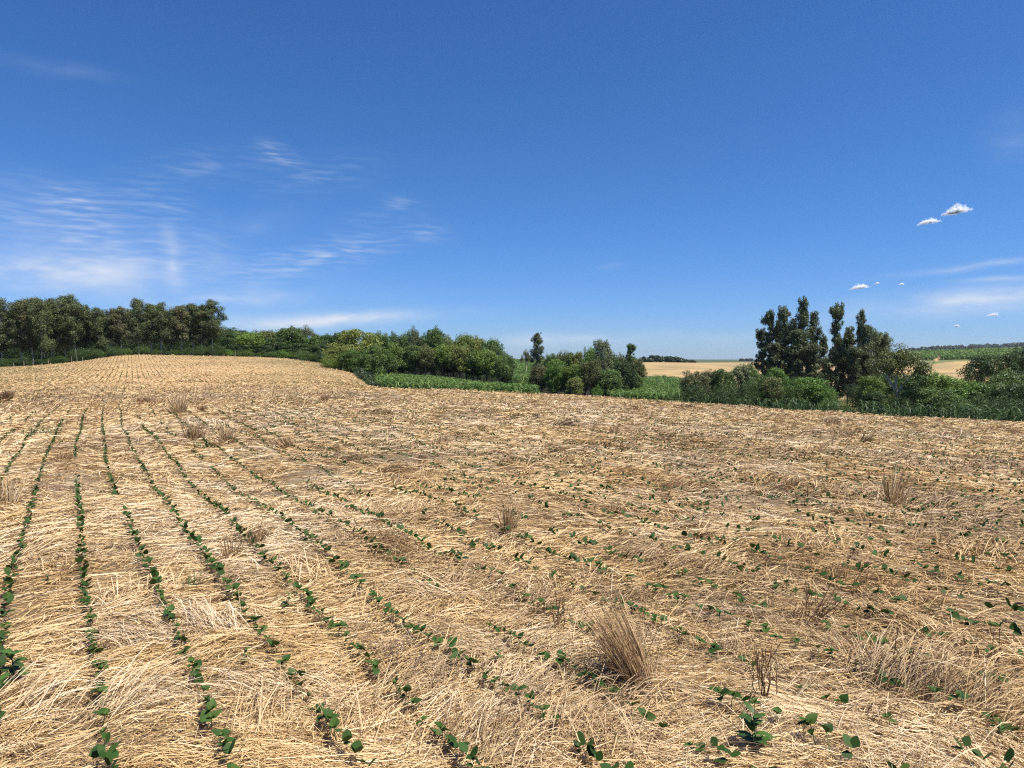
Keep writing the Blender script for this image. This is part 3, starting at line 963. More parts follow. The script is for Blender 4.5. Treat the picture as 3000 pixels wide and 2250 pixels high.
def build_soy():
    pts = row_points()
    x, y, r, k = pts.T
    z = ground(x, y)
    # where each shows in the frame
    yc = y * math.cos(PITCH) - (z - EYE) * math.sin(PITCH)
    zc = y * math.sin(PITCH) + (z - EYE) * math.cos(PITCH)
    u, v = 1500 + FPX * x / yc, 1125 - FPX * zc / yc
    seen = (u > 12) & (u < 2988) & (v < 2240) & (v > 0)
    order = np.argsort(np.where(seen, r, 1e9))
    near = order[:300]
    far = np.setdiff1d(np.arange(len(x)), near)
    g = np.random.default_rng(33)

    # ---- the 300 nearest, each with its parts
    leaves = []
    for i in range(6):
        vv, qq = leaf_grid(.052 * g.uniform(.85, 1.15), .045 * g.uniform(.9, 1.15), g.uniform(.15, .5), g.uniform(.1, .5), 7, .62)
        G = Geo(); G.add(vv, qq, a=g.uniform(.2, .9)); leaves.append(G.mesh('leaf', M_SOY, True))
    shoots = []
    for i in range(4):
        G = Geo()
        for j in range(3):
            vv, qq = leaf_grid(.022 * g.uniform(.8, 1.5), .014, .35, .1, 5, .7)
            a = j * 2.1 + g.uniform(-.3, .3); el = g.uniform(.5, 1.1)
            R = np.array([[math.cos(a) * math.cos(el), -math.sin(a), -math.cos(a) * math.sin(el)], [math.sin(a) * math.cos(el), math.cos(a), -math.sin(a) * math.sin(el)], [math.sin(el), 0, math.cos(el)]])
            G.add(vv @ R.T, qq, a=.95)
        shoots.append(G.mesh('new_shoot', M_SOY, True))
    stems = []
    for i in range(4):
        G = Geo()
        G.tube([(0, 0, -.05), (.004, .002, .01), (.003, -.003, .04), (0, 0, .065)], (.0026, .0024, .002, .0015), 5, g.uniform(.2, .9))
        stems.append(G.mesh('stem', M_SOY_STEM, True))
    rows = sorted(set(k[near].astype(int)))
    for ri, kk in enumerate(rows):
        ids = [i for i in near if int(k[i]) == kk]
        ids.sort(key=lambda i: r[i])
        for n, i in enumerate(ids):
            s = float(g.uniform(.62, 1.08))
            three = g.random() < .35
            base = link('soybean_seedling', None, None, (x[i], y[i], z[i] + .025), g.uniform(0, 6.28), (s, s, s * g.uniform(.85, 1.2)))
            base.empty_display_size = .05
            base.rotation_euler[0] = g.normal(0, .12); base.rotation_euler[1] = g.normal(0, .12)
            look = 'large' if s > .96 else 'small' if s < .74 else 'leafy' if three else 'two-leaved'
            tag(base, f'{look} soybean seedling, {ordinal(n)} from the near end of the {ordinal(ri)} row from left', 'seedling', 'soybean seedlings in rows through the straw')
            link('stem', stems[g.integers(4)], base)
            a0 = g.uniform(0, 6.28)
            for j in range(2):
                l = link('leaf', leaves[g.integers(6)], base, (0, 0, .062))
                l.rotation_euler = (g.normal(0, .35), -g.uniform(-.1, .95), a0 + j * math.pi + g.normal(0, .25))
            if three:
                l = link('leaf', leaves[g.integers(6)], base, (0, 0, .045))
                l.rotation_euler = (g.normal(0, .3), -g.uniform(-.2, .5), a0 + 1.6); l.scale = (.7, .7, .7)
            link('new_shoot', shoots[g.integers(4)], base, (0, 0, .064), a0 + 1.2)

    # ---- the rest as one: a few leaf faces each, plainer with distance
    uf, _ = bearing_u(x[far], y[far])
    band = (r[far] > 24) & (r[far] < 41) & (uf < 800) & (g.random(len(far)) < .75)
    far = far[~band]
    stand = vnoise(x[far] * .11, y[far] * .11, 43)
    far = far[g.random(len(far)) < np.interp(r[far], [0, 20, 45, 125], [1, 1, .95, .95]) * np.where(r[far] > 30, np.clip((stand - .2) * 2.4, .3, 1), 1)]
    X, Y, Z, R = x[far], y[far], z[far], r[far]
    n = len(X)
    V, Q, T, at = [], [], [], 0
    for j in range(3):
        m = (R < 22) if j == 2 else np.ones(n, bool)
        c = m.sum()
        a = g.uniform(0, 6.28, c) if j == 0 else a_prev[m] + math.pi + g.normal(0, .4, c) if j == 1 else g.uniform(0, 6.28, c)
        if j == 0:
            a_prev = a
        L = np.interp(R[m], [5, 12, 30, 60], [.046, .034, .035, .030]) * g.uniform(.8, 1.35, c) * np.clip(R[m] / 40, 1, 1.35)
        Wd = L * .8
        el = g.uniform(-.2, 1.0, c)
        h = np.interp(R[m], [3, 25, 60], [.072, .07, .045]) * g.uniform(.75, 1.2, c)
        dx, dy, dz = np.cos(a) * np.cos(el), np.sin(a) * np.cos(el), np.sin(el)
        tw = g.normal(0, .5, c)
        sx, sy, sz = -np.sin(a) * np.cos(tw), np.cos(a) * np.cos(tw), np.sin(tw)
        P0 = np.column_stack([X[m], Y[m], Z[m] + h + .015])
        D = np.column_stack([dx, dy, dz]); S = np.column_stack([sx, sy, sz])
        # six-cornered leaf as two quads
        L1, W1 = L[:, None], Wd[:, None]
        c0 = P0; c1 = P0 + D * L1 * .35 + S * W1 * .5; c2 = P0 + D * L1 * .75 + S * W1 * .36; c3 = P0 + D * L1
        c4 = P0 + D * L1 * .75 - S * W1 * .36; c5 = P0 + D * L1 * .35 - S * W1 * .5
        v = np.stack([c0, c1, c2, c3, c4, c5], axis=1).reshape(-1, 3)
        b = at + np.arange(c)[:, None] * 6
        Q.append(np.concatenate([b + np.array([[0, 1, 2, 3]]), b + np.array([[0, 3, 4, 5]])]))
        V.append(v); T.append(np.repeat(np.clip(g.normal(.42, .22, c) + .3 * np.clip((R[m] - 30) / 30, 0, 1), 0, 1), 6)); at += len(v)
    o = link('soybean_rows', mesh_np('soybean_rows', np.concatenate(V), np.concatenate(Q), None, M_SOY, False, tint=np.concatenate(T)))
    tag(o, 'soybean seedlings in long rows running away up the hill', 'crop rows', kind='stuff')


build_soy()


def weed_mesh(h, n, leaf, seed, broad=.45):
    g = np.random.default_rng(seed)
    stem, out = Geo(), Geo()
    stem.tube([(0, 0, -.02), (.01, 0, h * .5), (0, .005, h)], (.004, .0035, .002), 5, .5)
    for i in range(n):
        zz = h * (.25 + .75 * i / max(n - 1, 1))
        a = i * 2.4 + g.normal(0, .3)
        el = g.uniform(-.1, .55) + .5 * i / n
        l = leaf * g.uniform(.75, 1.1) * (1.1 - .45 * i / n)
        vv, qq = leaf_grid(l, l * broad, .3, g.uniform(.1, .4), 7, .8)
        R = np.array([[math.cos(a) * math.cos(el), -math.sin(a), -math.cos(a) * math.sin(el)], [math.sin(a) * math.cos(el), math.cos(a), -math.sin(a) * math.sin(el)], [math.sin(el), 0, math.cos(el)]])
        out.add(vv @ R.T + np.array([0, 0, zz]), qq, a=g.uniform(.2, 1))
    return stem.mesh('stem', M_SOY_STEM, True), out.mesh('foliage', M_WEED, True)


WEEDS = [(2205, 2238, 120, 11, .62, 'glossy green weed with long pointed leaves at the bottom of the photo'), (36, 2020, 95, 12, .6, 'bushy dark green weed at the left edge'),
         (720, 1975, 46, 6, .6, 'small green weed alone in straw between left rows'), (848, 1806, 56, 9, .5, 'upright weed with narrow leaves among the left rows'),
         (1459, 1958, 56, 7, .5, 'pale green weed left of the big leaning sheaf'), (2463, 1340, 30, 10, .6, 'dark green weed standing out in the far right stubble'),
         (2507, 1455, 28, 7, .7, 'small pale green weed above the long dark furrow'), (141, 1724, 30, 6, .6, 'tiny weed between the two leftmost rows'),
         (366, 1158, 16, 9, .9, 'dark green weed clump at the foot of the hill'), (1757, 1700, 56, 10, .5, 'leafy weed behind the big leaning sheaf'),
         (2925, 2062, 60, 8, .7, 'bright green weed near the right edge'), (2930, 2200, 60, 5, .8, 'broad-leaved weed in the bottom right corner'),
         (740, 1193, 16, 9, .9, 'dark low weed up the slope among faint rows'), (1850, 1350, 22, 7, .7, 'pale weed beside the dark broken line of tufts')]


def build_weeds():
    for k, (u, v, hp, n, br, lab) in enumerate(WEEDS):
        x, y, z, r = near_spot(u, v)
        h = hp / FPX * math.hypot(r, EYE)
        root = link('weed', None, None, (x, y, z), k * 1.3)
        tag(root, lab, 'weed', 'green weeds in the straw')
        s, f = weed_mesh(h * .9, int(n * 1.4), h * .46, 500 + k, br * .72)
        link('stem', s, root)
        link('foliage', f, root)
    # grass tufts
    for k, (u, v, hp, wp, lab) in enumerate([(123, 1278, 36, 60, 'green grass tuft near the left edge, the larger of two'), (182, 1306, 24, 70, 'thin low green grass beside the larger grass tuft'),
                                              (602, 1318, 46, 40, 'green grass blades under the bushy brown straw tuft'), (565, 1742, 60, 30, 'thin green horsetail stalks among the left rows'),
                                              (300, 1450, 20, 50, 'faint green grass between the second and third rows'), (2370, 1170 + 210, 20, 50, 'grass patch in the far right stubble')]):
        x, y, z, r = near_spot(u, v)
        d = math.hypot(r, EYE)
        g = np.random.default_rng(600 + k)
        n = 70
        h, w = hp / FPX * d, wp / FPX * d
        a = g.uniform(0, 6.28, n)
        b = np.column_stack([g.normal(0, w * .3, n), g.normal(0, w * .3, n), np.full(n, -.01)])
        L = h * g.uniform(.4, 1.1, n)
        t = np.linspace(0, 1, 4)[None, :, None]
        dirs = np.column_stack([np.cos(a) * .5, np.sin(a) * .5, np.ones(n)])
        P = b[:, None, :] + dirs[:, None, :] * L[:, None, None] * t * np.array([1, 1, 1]) - np.array([0, 0, .25]) * L[:, None, None] * t ** 2
        W = np.column_stack([-np.sin(a), np.cos(a), np.zeros(n)])[:, None, :] * max(.002, d * .0004) * np.array([1, .9, .7, .2])[None, :, None]
        vv, q, tt = ribbons(P, W, g.random(n))
        tag(link('grass_tuft', mesh_np('grass_tuft', vv, q, None, M_WEED, False, tint=tt), None, (x, y, z)), lab, 'grass tuft', 'green grass tufts in the straw')


build_weeds()

# ------------------------------------------------------------------ trees
def leaf_clumps(C, Rad, per, leaf, g, squash=.8, up=.35, aspect=.55, rough=.75, tint0=None, droop=0.0, fuzz=.14):
    """small leaf sprays spread through a set of round clumps"""
    C, Rad = np.asarray(C, float), np.asarray(Rad, float)
    cnt = np.maximum((per * (Rad / Rad.mean()) ** 2).astype(int), 12)
    idx = np.repeat(np.arange(len(C)), cnt)
    n = len(idx)
    d = g.normal(size=(n, 3))
    d /= np.linalg.norm(d, axis=1)[:, None]
    rf = .35 + .65 * g.random(n) ** .55
    rf = rf * (1 + fuzz * np.abs(g.normal(0, 1, n)))
    # clumps have lobes of their own
    lob = 1 + .22 * np.sin(d[:, 0] * 5 + idx * 1.7) * np.sin(d[:, 1] * 5 + idx * 2.9) + .15 * np.sin(d[:, 2] * 7 + idx)
    p = C[idx] + d * (Rad[idx] * rf * lob)[:, None] * np.array([1, 1, squash])
    nrm = d * .62 + np.array([0, 0, up]) + g.normal(size=(n, 3)) * rough * .55
    nrm /= np.linalg.norm(nrm, axis=1)[:, None]
    t = np.cross(nrm, g.normal(size=(n, 3)))
    t[:, 2] -= droop
    t -= nrm * (t * nrm).sum(1)[:, None]
    t /= np.linalg.norm(t, axis=1)[:, None] + 1e-9
    s = np.cross(nrm, t)
    l = leaf * g.uniform(.6, 1.35, n)
    w = l * aspect * g.uniform(.7, 1.3, n)
    a, b = t * l[:, None] * .5, s * w[:, None] * .5
    v = np.stack([p - a, p + b - a * .1, p + a, p - b - a * .1], axis=1).reshape(-1, 3)
    q = np.arange(n * 4).reshape(-1, 4)
    ct = g.random(len(C)) if tint0 is None else tint0
    tint = np.clip(.42 + .34 * (ct[idx] - .5) + g.normal(0, .15, n), 0, 1)
    return v, q, np.repeat(tint, 4)


def trunk_line(g, h, sway, k=7):
    t = np.linspace(0, 1, k)
    px, py = g.normal(0, sway, 2)
    return np.column_stack([px * np.sin(t * 2.4) * h * .3, py * np.sin(t * 2.1 + .4) * h * .3 - py * math.sin(.4) * h * .3, t * h])


def at_height(line, z):
    return np.array([np.interp(z, line[:, 2], line[:, 0]), np.interp(z, line[:, 2], line[:, 1]), z])


def eucalyptus(seed, h=14.0, wid=2.4, low=.16, slim=False):
    """tall gum tree: pale bole, rising limbs, rounded clumps with gaps between"""
    g = np.random.default_rng(seed)
    line = trunk_line(g, h * .95, .05)
    T = Geo()
    r0 = h * (.0118 if not slim else .0110)
    T.tube(line, np.linspace(r0, r0 * .18, len(line)), 7, .5)
    C, R, tints = [], [], []
    nl = 28 if not slim else 25
    for i in range(nl):
        f = low + (.99 - low) * (i + g.uniform(0, .9)) / nl
        prof = np.interp(f, [0, .3, .55, .8, .93, 1], [.55, .75, 1, .9, .55, .14]) if not slim else np.interp(f, [0, .25, .5, .75, .93, 1], [.75, 1, .95, .8, .62, .25])
        a = i * 2.399 + g.normal(0, .5)
        reach = wid * prof * (g.uniform(.45, 1.05) if not slim else g.uniform(.1, 1.05))
        base = at_height(line, max(.05, (f - .10)) * h * .95)
        tip = at_height(line, f * h * .95) + np.array([math.cos(a) * reach, math.sin(a) * reach, g.uniform(-.02, .05) * h])
        tip[2] = min(tip[2], h * .955)
        mid = (base + tip) / 2 + np.array([0, 0, -.03 * h * reach / wid]) + g.normal(0, .12, 3)
        T.tube([base, mid, tip], (r0 * .34 * (1.1 - f), r0 * .24 * (1.1 - f), .014), 4, .6)
        rr = (g.uniform(.62, 1.12) if not slim else g.uniform(.36, .80)) * h / 14
        C.append(tip); R.append(rr)
        for j in range(3 if not slim else 5):
            e = tip + g.normal(0, .62 if not slim else .5, 3) * h / 14 * np.array([1, 1, .8])
            if g.random() < .8:
                C.append(e); R.append(rr * g.uniform(.5, .95))
        if reach > wid * .55:
            C.append(mid + g.normal(0, .3, 3)); R.append(rr * .6)
    for f in (.80, .86, .91, .95):
        C.append(at_height(line, h * f) + g.normal(0, .18, 3)); R.append((.85 - (f - .8) * 2.2) * h / 14 * (.75 if slim else 1))
    C = np.array(C)
    v, q, t = leaf_clumps(C, R, 150 if not slim else 150 if not slim else 110, .28, g, .9, .25, .42, .9, None, .9, .20 if slim else .18)
    K = Geo(); K.add(v, q, a=t)
    return T, K


def broadleaf(seed, h=9.0, wid=3.3, low=.22, lumps=46, flat=.85):
    """broad crowned native tree: rounded lumps of leaves over a dome, dark hollows between"""
    g = np.random.default_rng(seed)
    T = Geo()
    line = trunk_line(g, h * .72, .08)
    r0 = h * .017
    T.tube(line, np.linspace(r0, r0 * .4, len(line)), 7, .5)
    cz, rz = h * (low + (1 - low) * .46), h * (1 - low) * .52
    C, R = [], []
    for i in range(lumps):
        f = (i + .5) / lumps
        zz = 1 - 1.72 * f
        a = i * 2.399 + g.normal(0, .25)
        rad = math.sqrt(max(0, 1 - zz * zz)) if zz > -.1 else math.sqrt(max(0, 1 - zz * zz)) * (1 + .1 * zz)
        k = g.uniform(.68, 1.02)
        c = np.array([math.cos(a) * rad * wid * k, math.sin(a) * rad * wid * k, cz + zz * rz * k * flat + g.normal(0, .12)])
        rr = g.uniform(.62, 1.15) * wid / 3.3
        C.append(c); R.append(rr)
        for j in range(2):
            if g.random() < .6:
                C.append(c + g.normal(0, .6, 3) * wid / 3.3); R.append(rr * g.uniform(.4, .7))
        if i % 3 == 0:
            b = at_height(line, min(h * .7, max(h * .12, c[2] - .35 * h)))
            T.tube([b, (b + c) / 2 + np.array([0, 0, .04 * h]), c], (r0 * .4, r0 * .25, .02), 4, .5)
    for i in range(9):
        C.append(np.array([g.normal(0, wid * .28), g.normal(0, wid * .28), cz + g.normal(0, rz * .3)])); R.append(wid * .38)
    v, q, t = leaf_clumps(np.array(C), R, 120, .25 * h / 9, g, .72, .42, .58, .8)
    K = Geo(); K.add(v, q, a=t)
    return T, K


def open_tree(seed, h=8.5, wid=3.2):
    """loose olive tree with pale forking limbs showing through thin foliage"""
    g = np.random.default_rng(seed)
    T = Geo()
    C, R = [], []

    def grow(p, d, length, rad, depth):
        e = p + d * length
        m = (p + e) / 2 + g.normal(0, .04 * length, 3)
        T.tube([p, m, e], (rad, rad * .86, rad * .7), 6 if depth < 2 else 4, .7)
        if depth >= 4:
            C.append(e); R.append(g.uniform(.4, .72)); return
        if depth == 3:
            C.append(e); R.append(g.uniform(.4, .65))
        if depth == 2 and g.random() < .6:
            C.append(e); R.append(g.uniform(.45, .8))
        for i in range(3 if depth < 1 else g.integers(2, 4)):
            nd = d + g.normal(0, .62, 3) * np.array([1, 1, .55]) + np.array([0, 0, .10])
            nd /= np.linalg.norm(nd)
            grow(e, nd, length * g.uniform(.62, .85), rad * .64, depth + 1)
    grow(np.array([0, 0, -.1]), np.array([.05, 0, 1.0]), h * .21, h * .024, 0)
    C, R = np.array(C), np.array(R)
    s = np.array([wid / max(np.abs(C[:, :2]).max(), .1), wid / max(np.abs(C[:, :2]).max(), .1), h * .95 / C[:, 2].max()])
    for i in range(len(T.v)):
        T.v[i] = T.v[i] * s
    v, q, t = leaf_clumps(C * s, R * 1.25, 150, .22, g, .8, .3, .45, .9, None, .6)
    K = Geo(); K.add(v, q, a=t)
    return T, K


def palmlike(seed, h=1.0):
    pass


KINDS = {}


def add_kind(name, variants, bark, nominal_h, nominal_w):
    KINDS[name] = ([(t.mesh('trunk', bark, True), k.mesh('crown', M_LEAF)) for t, k in variants], nominal_h, nominal_w)


add_kind('gum', [eucalyptus(s, 14, 2.5, lo) for s, lo in ((1, .26), (2, .34), (3, .29), (4, .38), (5, .31), (6, .35))], M_PALE_BARK, 14, 5.6)
add_kind('slim', [eucalyptus(s, 14, 1.55, .12, True) for s in (11, 12, 13, 14)], M_DARK_BARK, 14, 3.9)
add_kind('broad', [broadleaf(s, 9, 3.3, lo, 46) for s, lo in ((21, .20), (22, .26), (23, .16), (24, .3), (25, .2))], M_DARK_BARK, 9, 7.4)
add_kind('skirt', [broadleaf(s, 9, 3.3, .02, 56, .95) for s in (31, 32, 33)], M_DARK_BARK, 9, 7.4)
add_kind('bush', [broadleaf(s, 4.5, 2.6, .0, 30, .95) for s in (41, 42, 43, 44)], M_DARK_BARK, 4.5, 5.9)
add_kind('open', [open_tree(s, 8.5, 3.1) for s in (53, 54)], M_PALE_BARK, 8.5, 6.6)

COLOUR = {
    'gum': (.108, .132, .052), 'gumbrown': (.130, .130, .058), 'gumdark': (.100, .122, .050), 'dark': (.054, .092, .021), 'mid': (.090, .145, .030),
    'bright': (.150, .215, .034), 'yellow': (.185, .210, .046), 'olive': (.124, .136, .040), 'grey': (.140, .165, .074), 'brown': (.124, .122, .044),
    'fresh': (.110, .200, .027), 'deep': (.034, .060, .017),  # deep: shade of the grove interiors painted into the leaf colour
}
NAME = {'gum': 'eucalyptus_tree', 'slim': 'eucalyptus_tree', 'broad': 'broadleaf_tree', 'skirt': 'broadleaf_tree', 'bush': 'bush', 'open': 'gum_tree'}
tree_rng = np.random.default_rng(77)


def tree(kind, u, r, vtop, wpx, colour, label, group, sink=0.0):
    variants, nh, nw = KINDS[kind]
    t, c = variants[tree_rng.integers(len(variants))]
    x, y, z = spot(u, r)
    h = max(height_at(u, vtop, r) - z, .6)
    w = wpx / FPX * r
    sx = w / nw * (.90 if kind == 'slim' else 1.0 if kind == 'gum' else 1.14)
    if kind in ('bush', 'skirt'):
        sink = .10 * h
        h += sink
    root = link(NAME[kind], None, None, (x, y, z - sink), tree_rng.uniform(0, 6.28), (sx, sx, h / nh))
    tag(root, label, 'bush' if kind == 'bush' else 'tree', group)
    k = tree_rng.uniform(.86, 1.16)
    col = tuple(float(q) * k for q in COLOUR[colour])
    if kind != 'bush':
        link('trunk', t, root)
    o = link('crown' if kind != 'bush' else 'foliage', c, root)
    o.color = (*col, 1)
    return root


GL = 'eucalyptus trees along the top of the hill field'
LEFT = [
    ('gum', 8, 133, 875, 78, 'gum', 'gum tree cut by the left edge of the photo'),
    ('gum', 62, 132, 873, 66, 'gum', 'round topped gum tree, second in from the left edge'),
    ('gum', 100, 130, 868, 64, 'gumbrown', 'brown tinged gum tree before the pale straight bole'),
    ('gum', 122, 128, 870, 58, 'gum', 'gum tree whose pale bole shows right down to the field'),
    ('gum', 152, 131, 870, 50, 'gum', 'narrow gum tree with a thin pale bole and gaps in its crown'),
    ('gum', 192, 131, 860, 72, 'gum', 'tallest gum tree of the grove, standing above its neighbours'),
    ('gum', 226, 129, 880, 62, 'gum', 'gum tree on the sloping right shoulder of the tallest one'),
    ('gum', 248, 131, 897, 56, 'gumdark', 'lower gum tree stepping down to the dip in the grove'),
    ('gum', 290, 129, 898, 60, 'gum', 'round low gum tree in the dip of the grove'),
    ('gum', 330, 130, 900, 52, 'gumbrown', 'brown gum tree just right of the dip in the grove'),
    ('gum', 358, 129, 897, 50, 'gumbrown', 'russet topped gum tree left of the slender tall one'),
    ('gum', 408, 130, 872, 50, 'gum', 'slender gum tree whose small crown stands up alone'),
    ('gum', 446, 131, 888, 66, 'gum', 'dense gum tree right of the slender tall one, left of a pair'),
    ('gum', 474, 130, 887, 56, 'gumdark', 'dense gum tree, right of the pair beside the slender one'),
    ('gum', 504, 131, 908, 46, 'gumdark', 'short gum tree in the notch of the skyline'),
    ('gum', 534, 130, 890, 50, 'gumbrown', 'gum tree with a small brown peak'),
    ('gum', 566, 131, 886, 54, 'gum', 'gum tree with its crown open to the sky, third from the end'),
    ('gum', 592, 130, 889, 50, 'gum', 'gum tree next to the last of the grove'),
    ('gum', 624, 129, 877, 66, 'gum', 'last gum tree of the grove, its branches hanging out over the dark wood'),
    ('gum', 40, 142, 905, 90, 'gumdark', 'shaded gum tree behind the left end of the grove'),
    ('gum', 110, 143, 900, 90, 'gumdark', 'shaded gum tree behind the pale straight bole'),
    ('gum', 175, 144, 905, 90, 'gumdark', 'shaded gum tree behind the tallest one'),
    ('gum', 262, 142, 915, 80, 'gumdark', 'shaded gum tree behind the dip in the grove'),
    ('gum', 318, 143, 918, 80, 'gumdark', 'shaded gum tree behind the brown topped pair'),
    ('gum', 385, 143, 908, 80, 'gumdark', 'shaded gum tree behind the slender tall one'),
    ('gum', 460, 142, 910, 80, 'gumdark', 'shaded gum tree behind the dense pair'),
    ('gum', 525, 143, 915, 80, 'gumdark', 'shaded gum tree behind the notch of the skyline'),
    ('gum', 585, 142, 910, 80, 'gumdark', 'shaded gum tree behind the right end of the grove'),
]
for a in LEFT:
    tree(*a, GL)
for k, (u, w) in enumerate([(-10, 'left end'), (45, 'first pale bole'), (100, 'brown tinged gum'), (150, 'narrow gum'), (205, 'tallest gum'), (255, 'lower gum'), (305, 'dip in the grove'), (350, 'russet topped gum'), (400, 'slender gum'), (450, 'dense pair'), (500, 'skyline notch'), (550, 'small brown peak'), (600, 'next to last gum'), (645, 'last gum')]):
    tree('bush', u, 139, 985 if k % 2 else 975, 74, 'deep', f'deep shaded bush in the dark behind the boles, by the {w}', 'shaded undergrowth inside the gum grove')  # filler bushes for the darkness behind the boles, shade painted into their colour
UG = 'low bushes under the gum trees at the field edge'
for (u, vt, w, c, lab) in [(20, 1049, 60, 'dark', 'dark bush under the gum tree at the left edge'), (75, 1044, 60, 'dark', 'dark bush left of the pale bole'), (140, 1050, 50, 'dark', 'bush at the foot of the pale bole'),
                           (185, 1044, 60, 'dark', 'dark bush under the tallest gum tree'), (232, 1020, 50, 'dark', 'bush where the field edge starts to rise'), (268, 1018, 50, 'dark', 'green bush on the rising field edge'),
                           (290, 1026, 34, 'mid', 'brighter green bush on the rising field edge'), (338, 1012, 46, 'dark', 'bush under the brown topped pair'), (372, 1020, 30, 'mid', 'brighter green bush left of the slender gum'),
                           (418, 1010, 40, 'mid', 'brighter green bush right of the slender gum'), (455, 1022, 40, 'dark', 'dark bush under the dense pair'), (508, 1024, 34, 'dark', 'bush on the crest under the notch'),
                           (548, 1019, 40, 'dark', 'dark bush right of the crest'), (590, 1010, 50, 'dark', 'bush near the right end of the gum grove'), (632, 1006, 56, 'dark', 'bush under the last gum tree')]:
    tree('bush', u, 125 if u > 250 else 127, vt, w, c, lab, UG)

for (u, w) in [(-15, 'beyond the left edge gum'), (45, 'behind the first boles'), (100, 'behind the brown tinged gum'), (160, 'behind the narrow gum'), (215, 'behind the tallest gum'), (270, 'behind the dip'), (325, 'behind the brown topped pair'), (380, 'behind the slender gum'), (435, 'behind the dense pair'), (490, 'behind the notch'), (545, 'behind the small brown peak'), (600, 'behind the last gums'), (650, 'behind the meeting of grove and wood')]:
    tree('skirt', u, 150, 948, 104, 'deep', f'deep shaded low tree filling the grove, {w}', 'shaded undergrowth inside the gum grove')  # backing row added to darken the grove, its shade put into the leaves
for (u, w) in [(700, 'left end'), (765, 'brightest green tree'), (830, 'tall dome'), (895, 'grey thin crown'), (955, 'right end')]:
    tree('skirt', u, 149, 990, 110, 'deep', f'deep shaded low tree filling the dark wood, by the {w}', 'shaded undergrowth inside the dark wood')  # added backing for the wood, dark leaf colour standing in for shade
WG = 'broadleaf trees of the dark wood behind the hill'
for a in [('broad', 655, 136, 964, 80, 'dark', 'dark tree right beside the last gum tree'), ('broad', 690, 140, 963, 70, 'mid', 'tree at the left of the dark wood skyline'),
          ('skirt', 672, 131, 985, 60, 'dark', 'low dark tree in front of the wood by the gums'), ('skirt', 735, 132, 966, 80, 'bright', 'brightest green round tree in the dark wood'),
          ('broad', 712, 141, 960, 50, 'dark', 'tree peeping over the brightest green one'), ('broad', 775, 138, 966, 76, 'olive', 'olive tree right of the brightest green one'),
          ('skirt', 800, 133, 985, 70, 'dark', 'dark rounded tree in the middle of the wood front'), ('broad', 822, 139, 965, 72, 'mid', 'level topped tree left of the tall dome'),
          ('broad', 854, 138, 948, 74, 'mid', 'domed tree standing highest in the dark wood'), ('open', 893, 139, 953, 62, 'grey', 'grey thin crowned tree beside the highest dome'),
          ('skirt', 868, 132, 1000, 80, 'dark', 'low dark tree under the highest dome'), ('broad', 925, 137, 976, 70, 'mid', 'tree just past the grey thin crown'),
          ('skirt', 930, 131, 1000, 70, 'dark', 'low dark tree near the right end of the wood front'), ('broad', 962, 137, 971, 76, 'dark', 'dark tree behind the bright leafy corner tree, left one'),
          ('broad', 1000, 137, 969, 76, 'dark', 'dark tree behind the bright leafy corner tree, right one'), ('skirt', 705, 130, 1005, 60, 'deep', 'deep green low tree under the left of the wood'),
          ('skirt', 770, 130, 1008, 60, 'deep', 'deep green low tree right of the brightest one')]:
    tree(*a, WG)
for (u, vt, w, c, lab) in [(660, 1022, 60, 'fresh', 'light bush on the wood edge by the gums'), (715, 1026, 60, 'mid', 'bush under the brightest green tree'), (780, 1028, 60, 'mid', 'bush on the middle of the wood edge'),
                           (832, 1026, 56, 'fresh', 'light bush under the tall dome'), (890, 1026, 60, 'mid', 'bush near the right of the wood edge'), (935, 1026, 50, 'dark', 'dark bush at the right end of the wood edge')]:
    tree('bush', u, 127, vt, w, c, lab, 'low bushes along the dark wood')

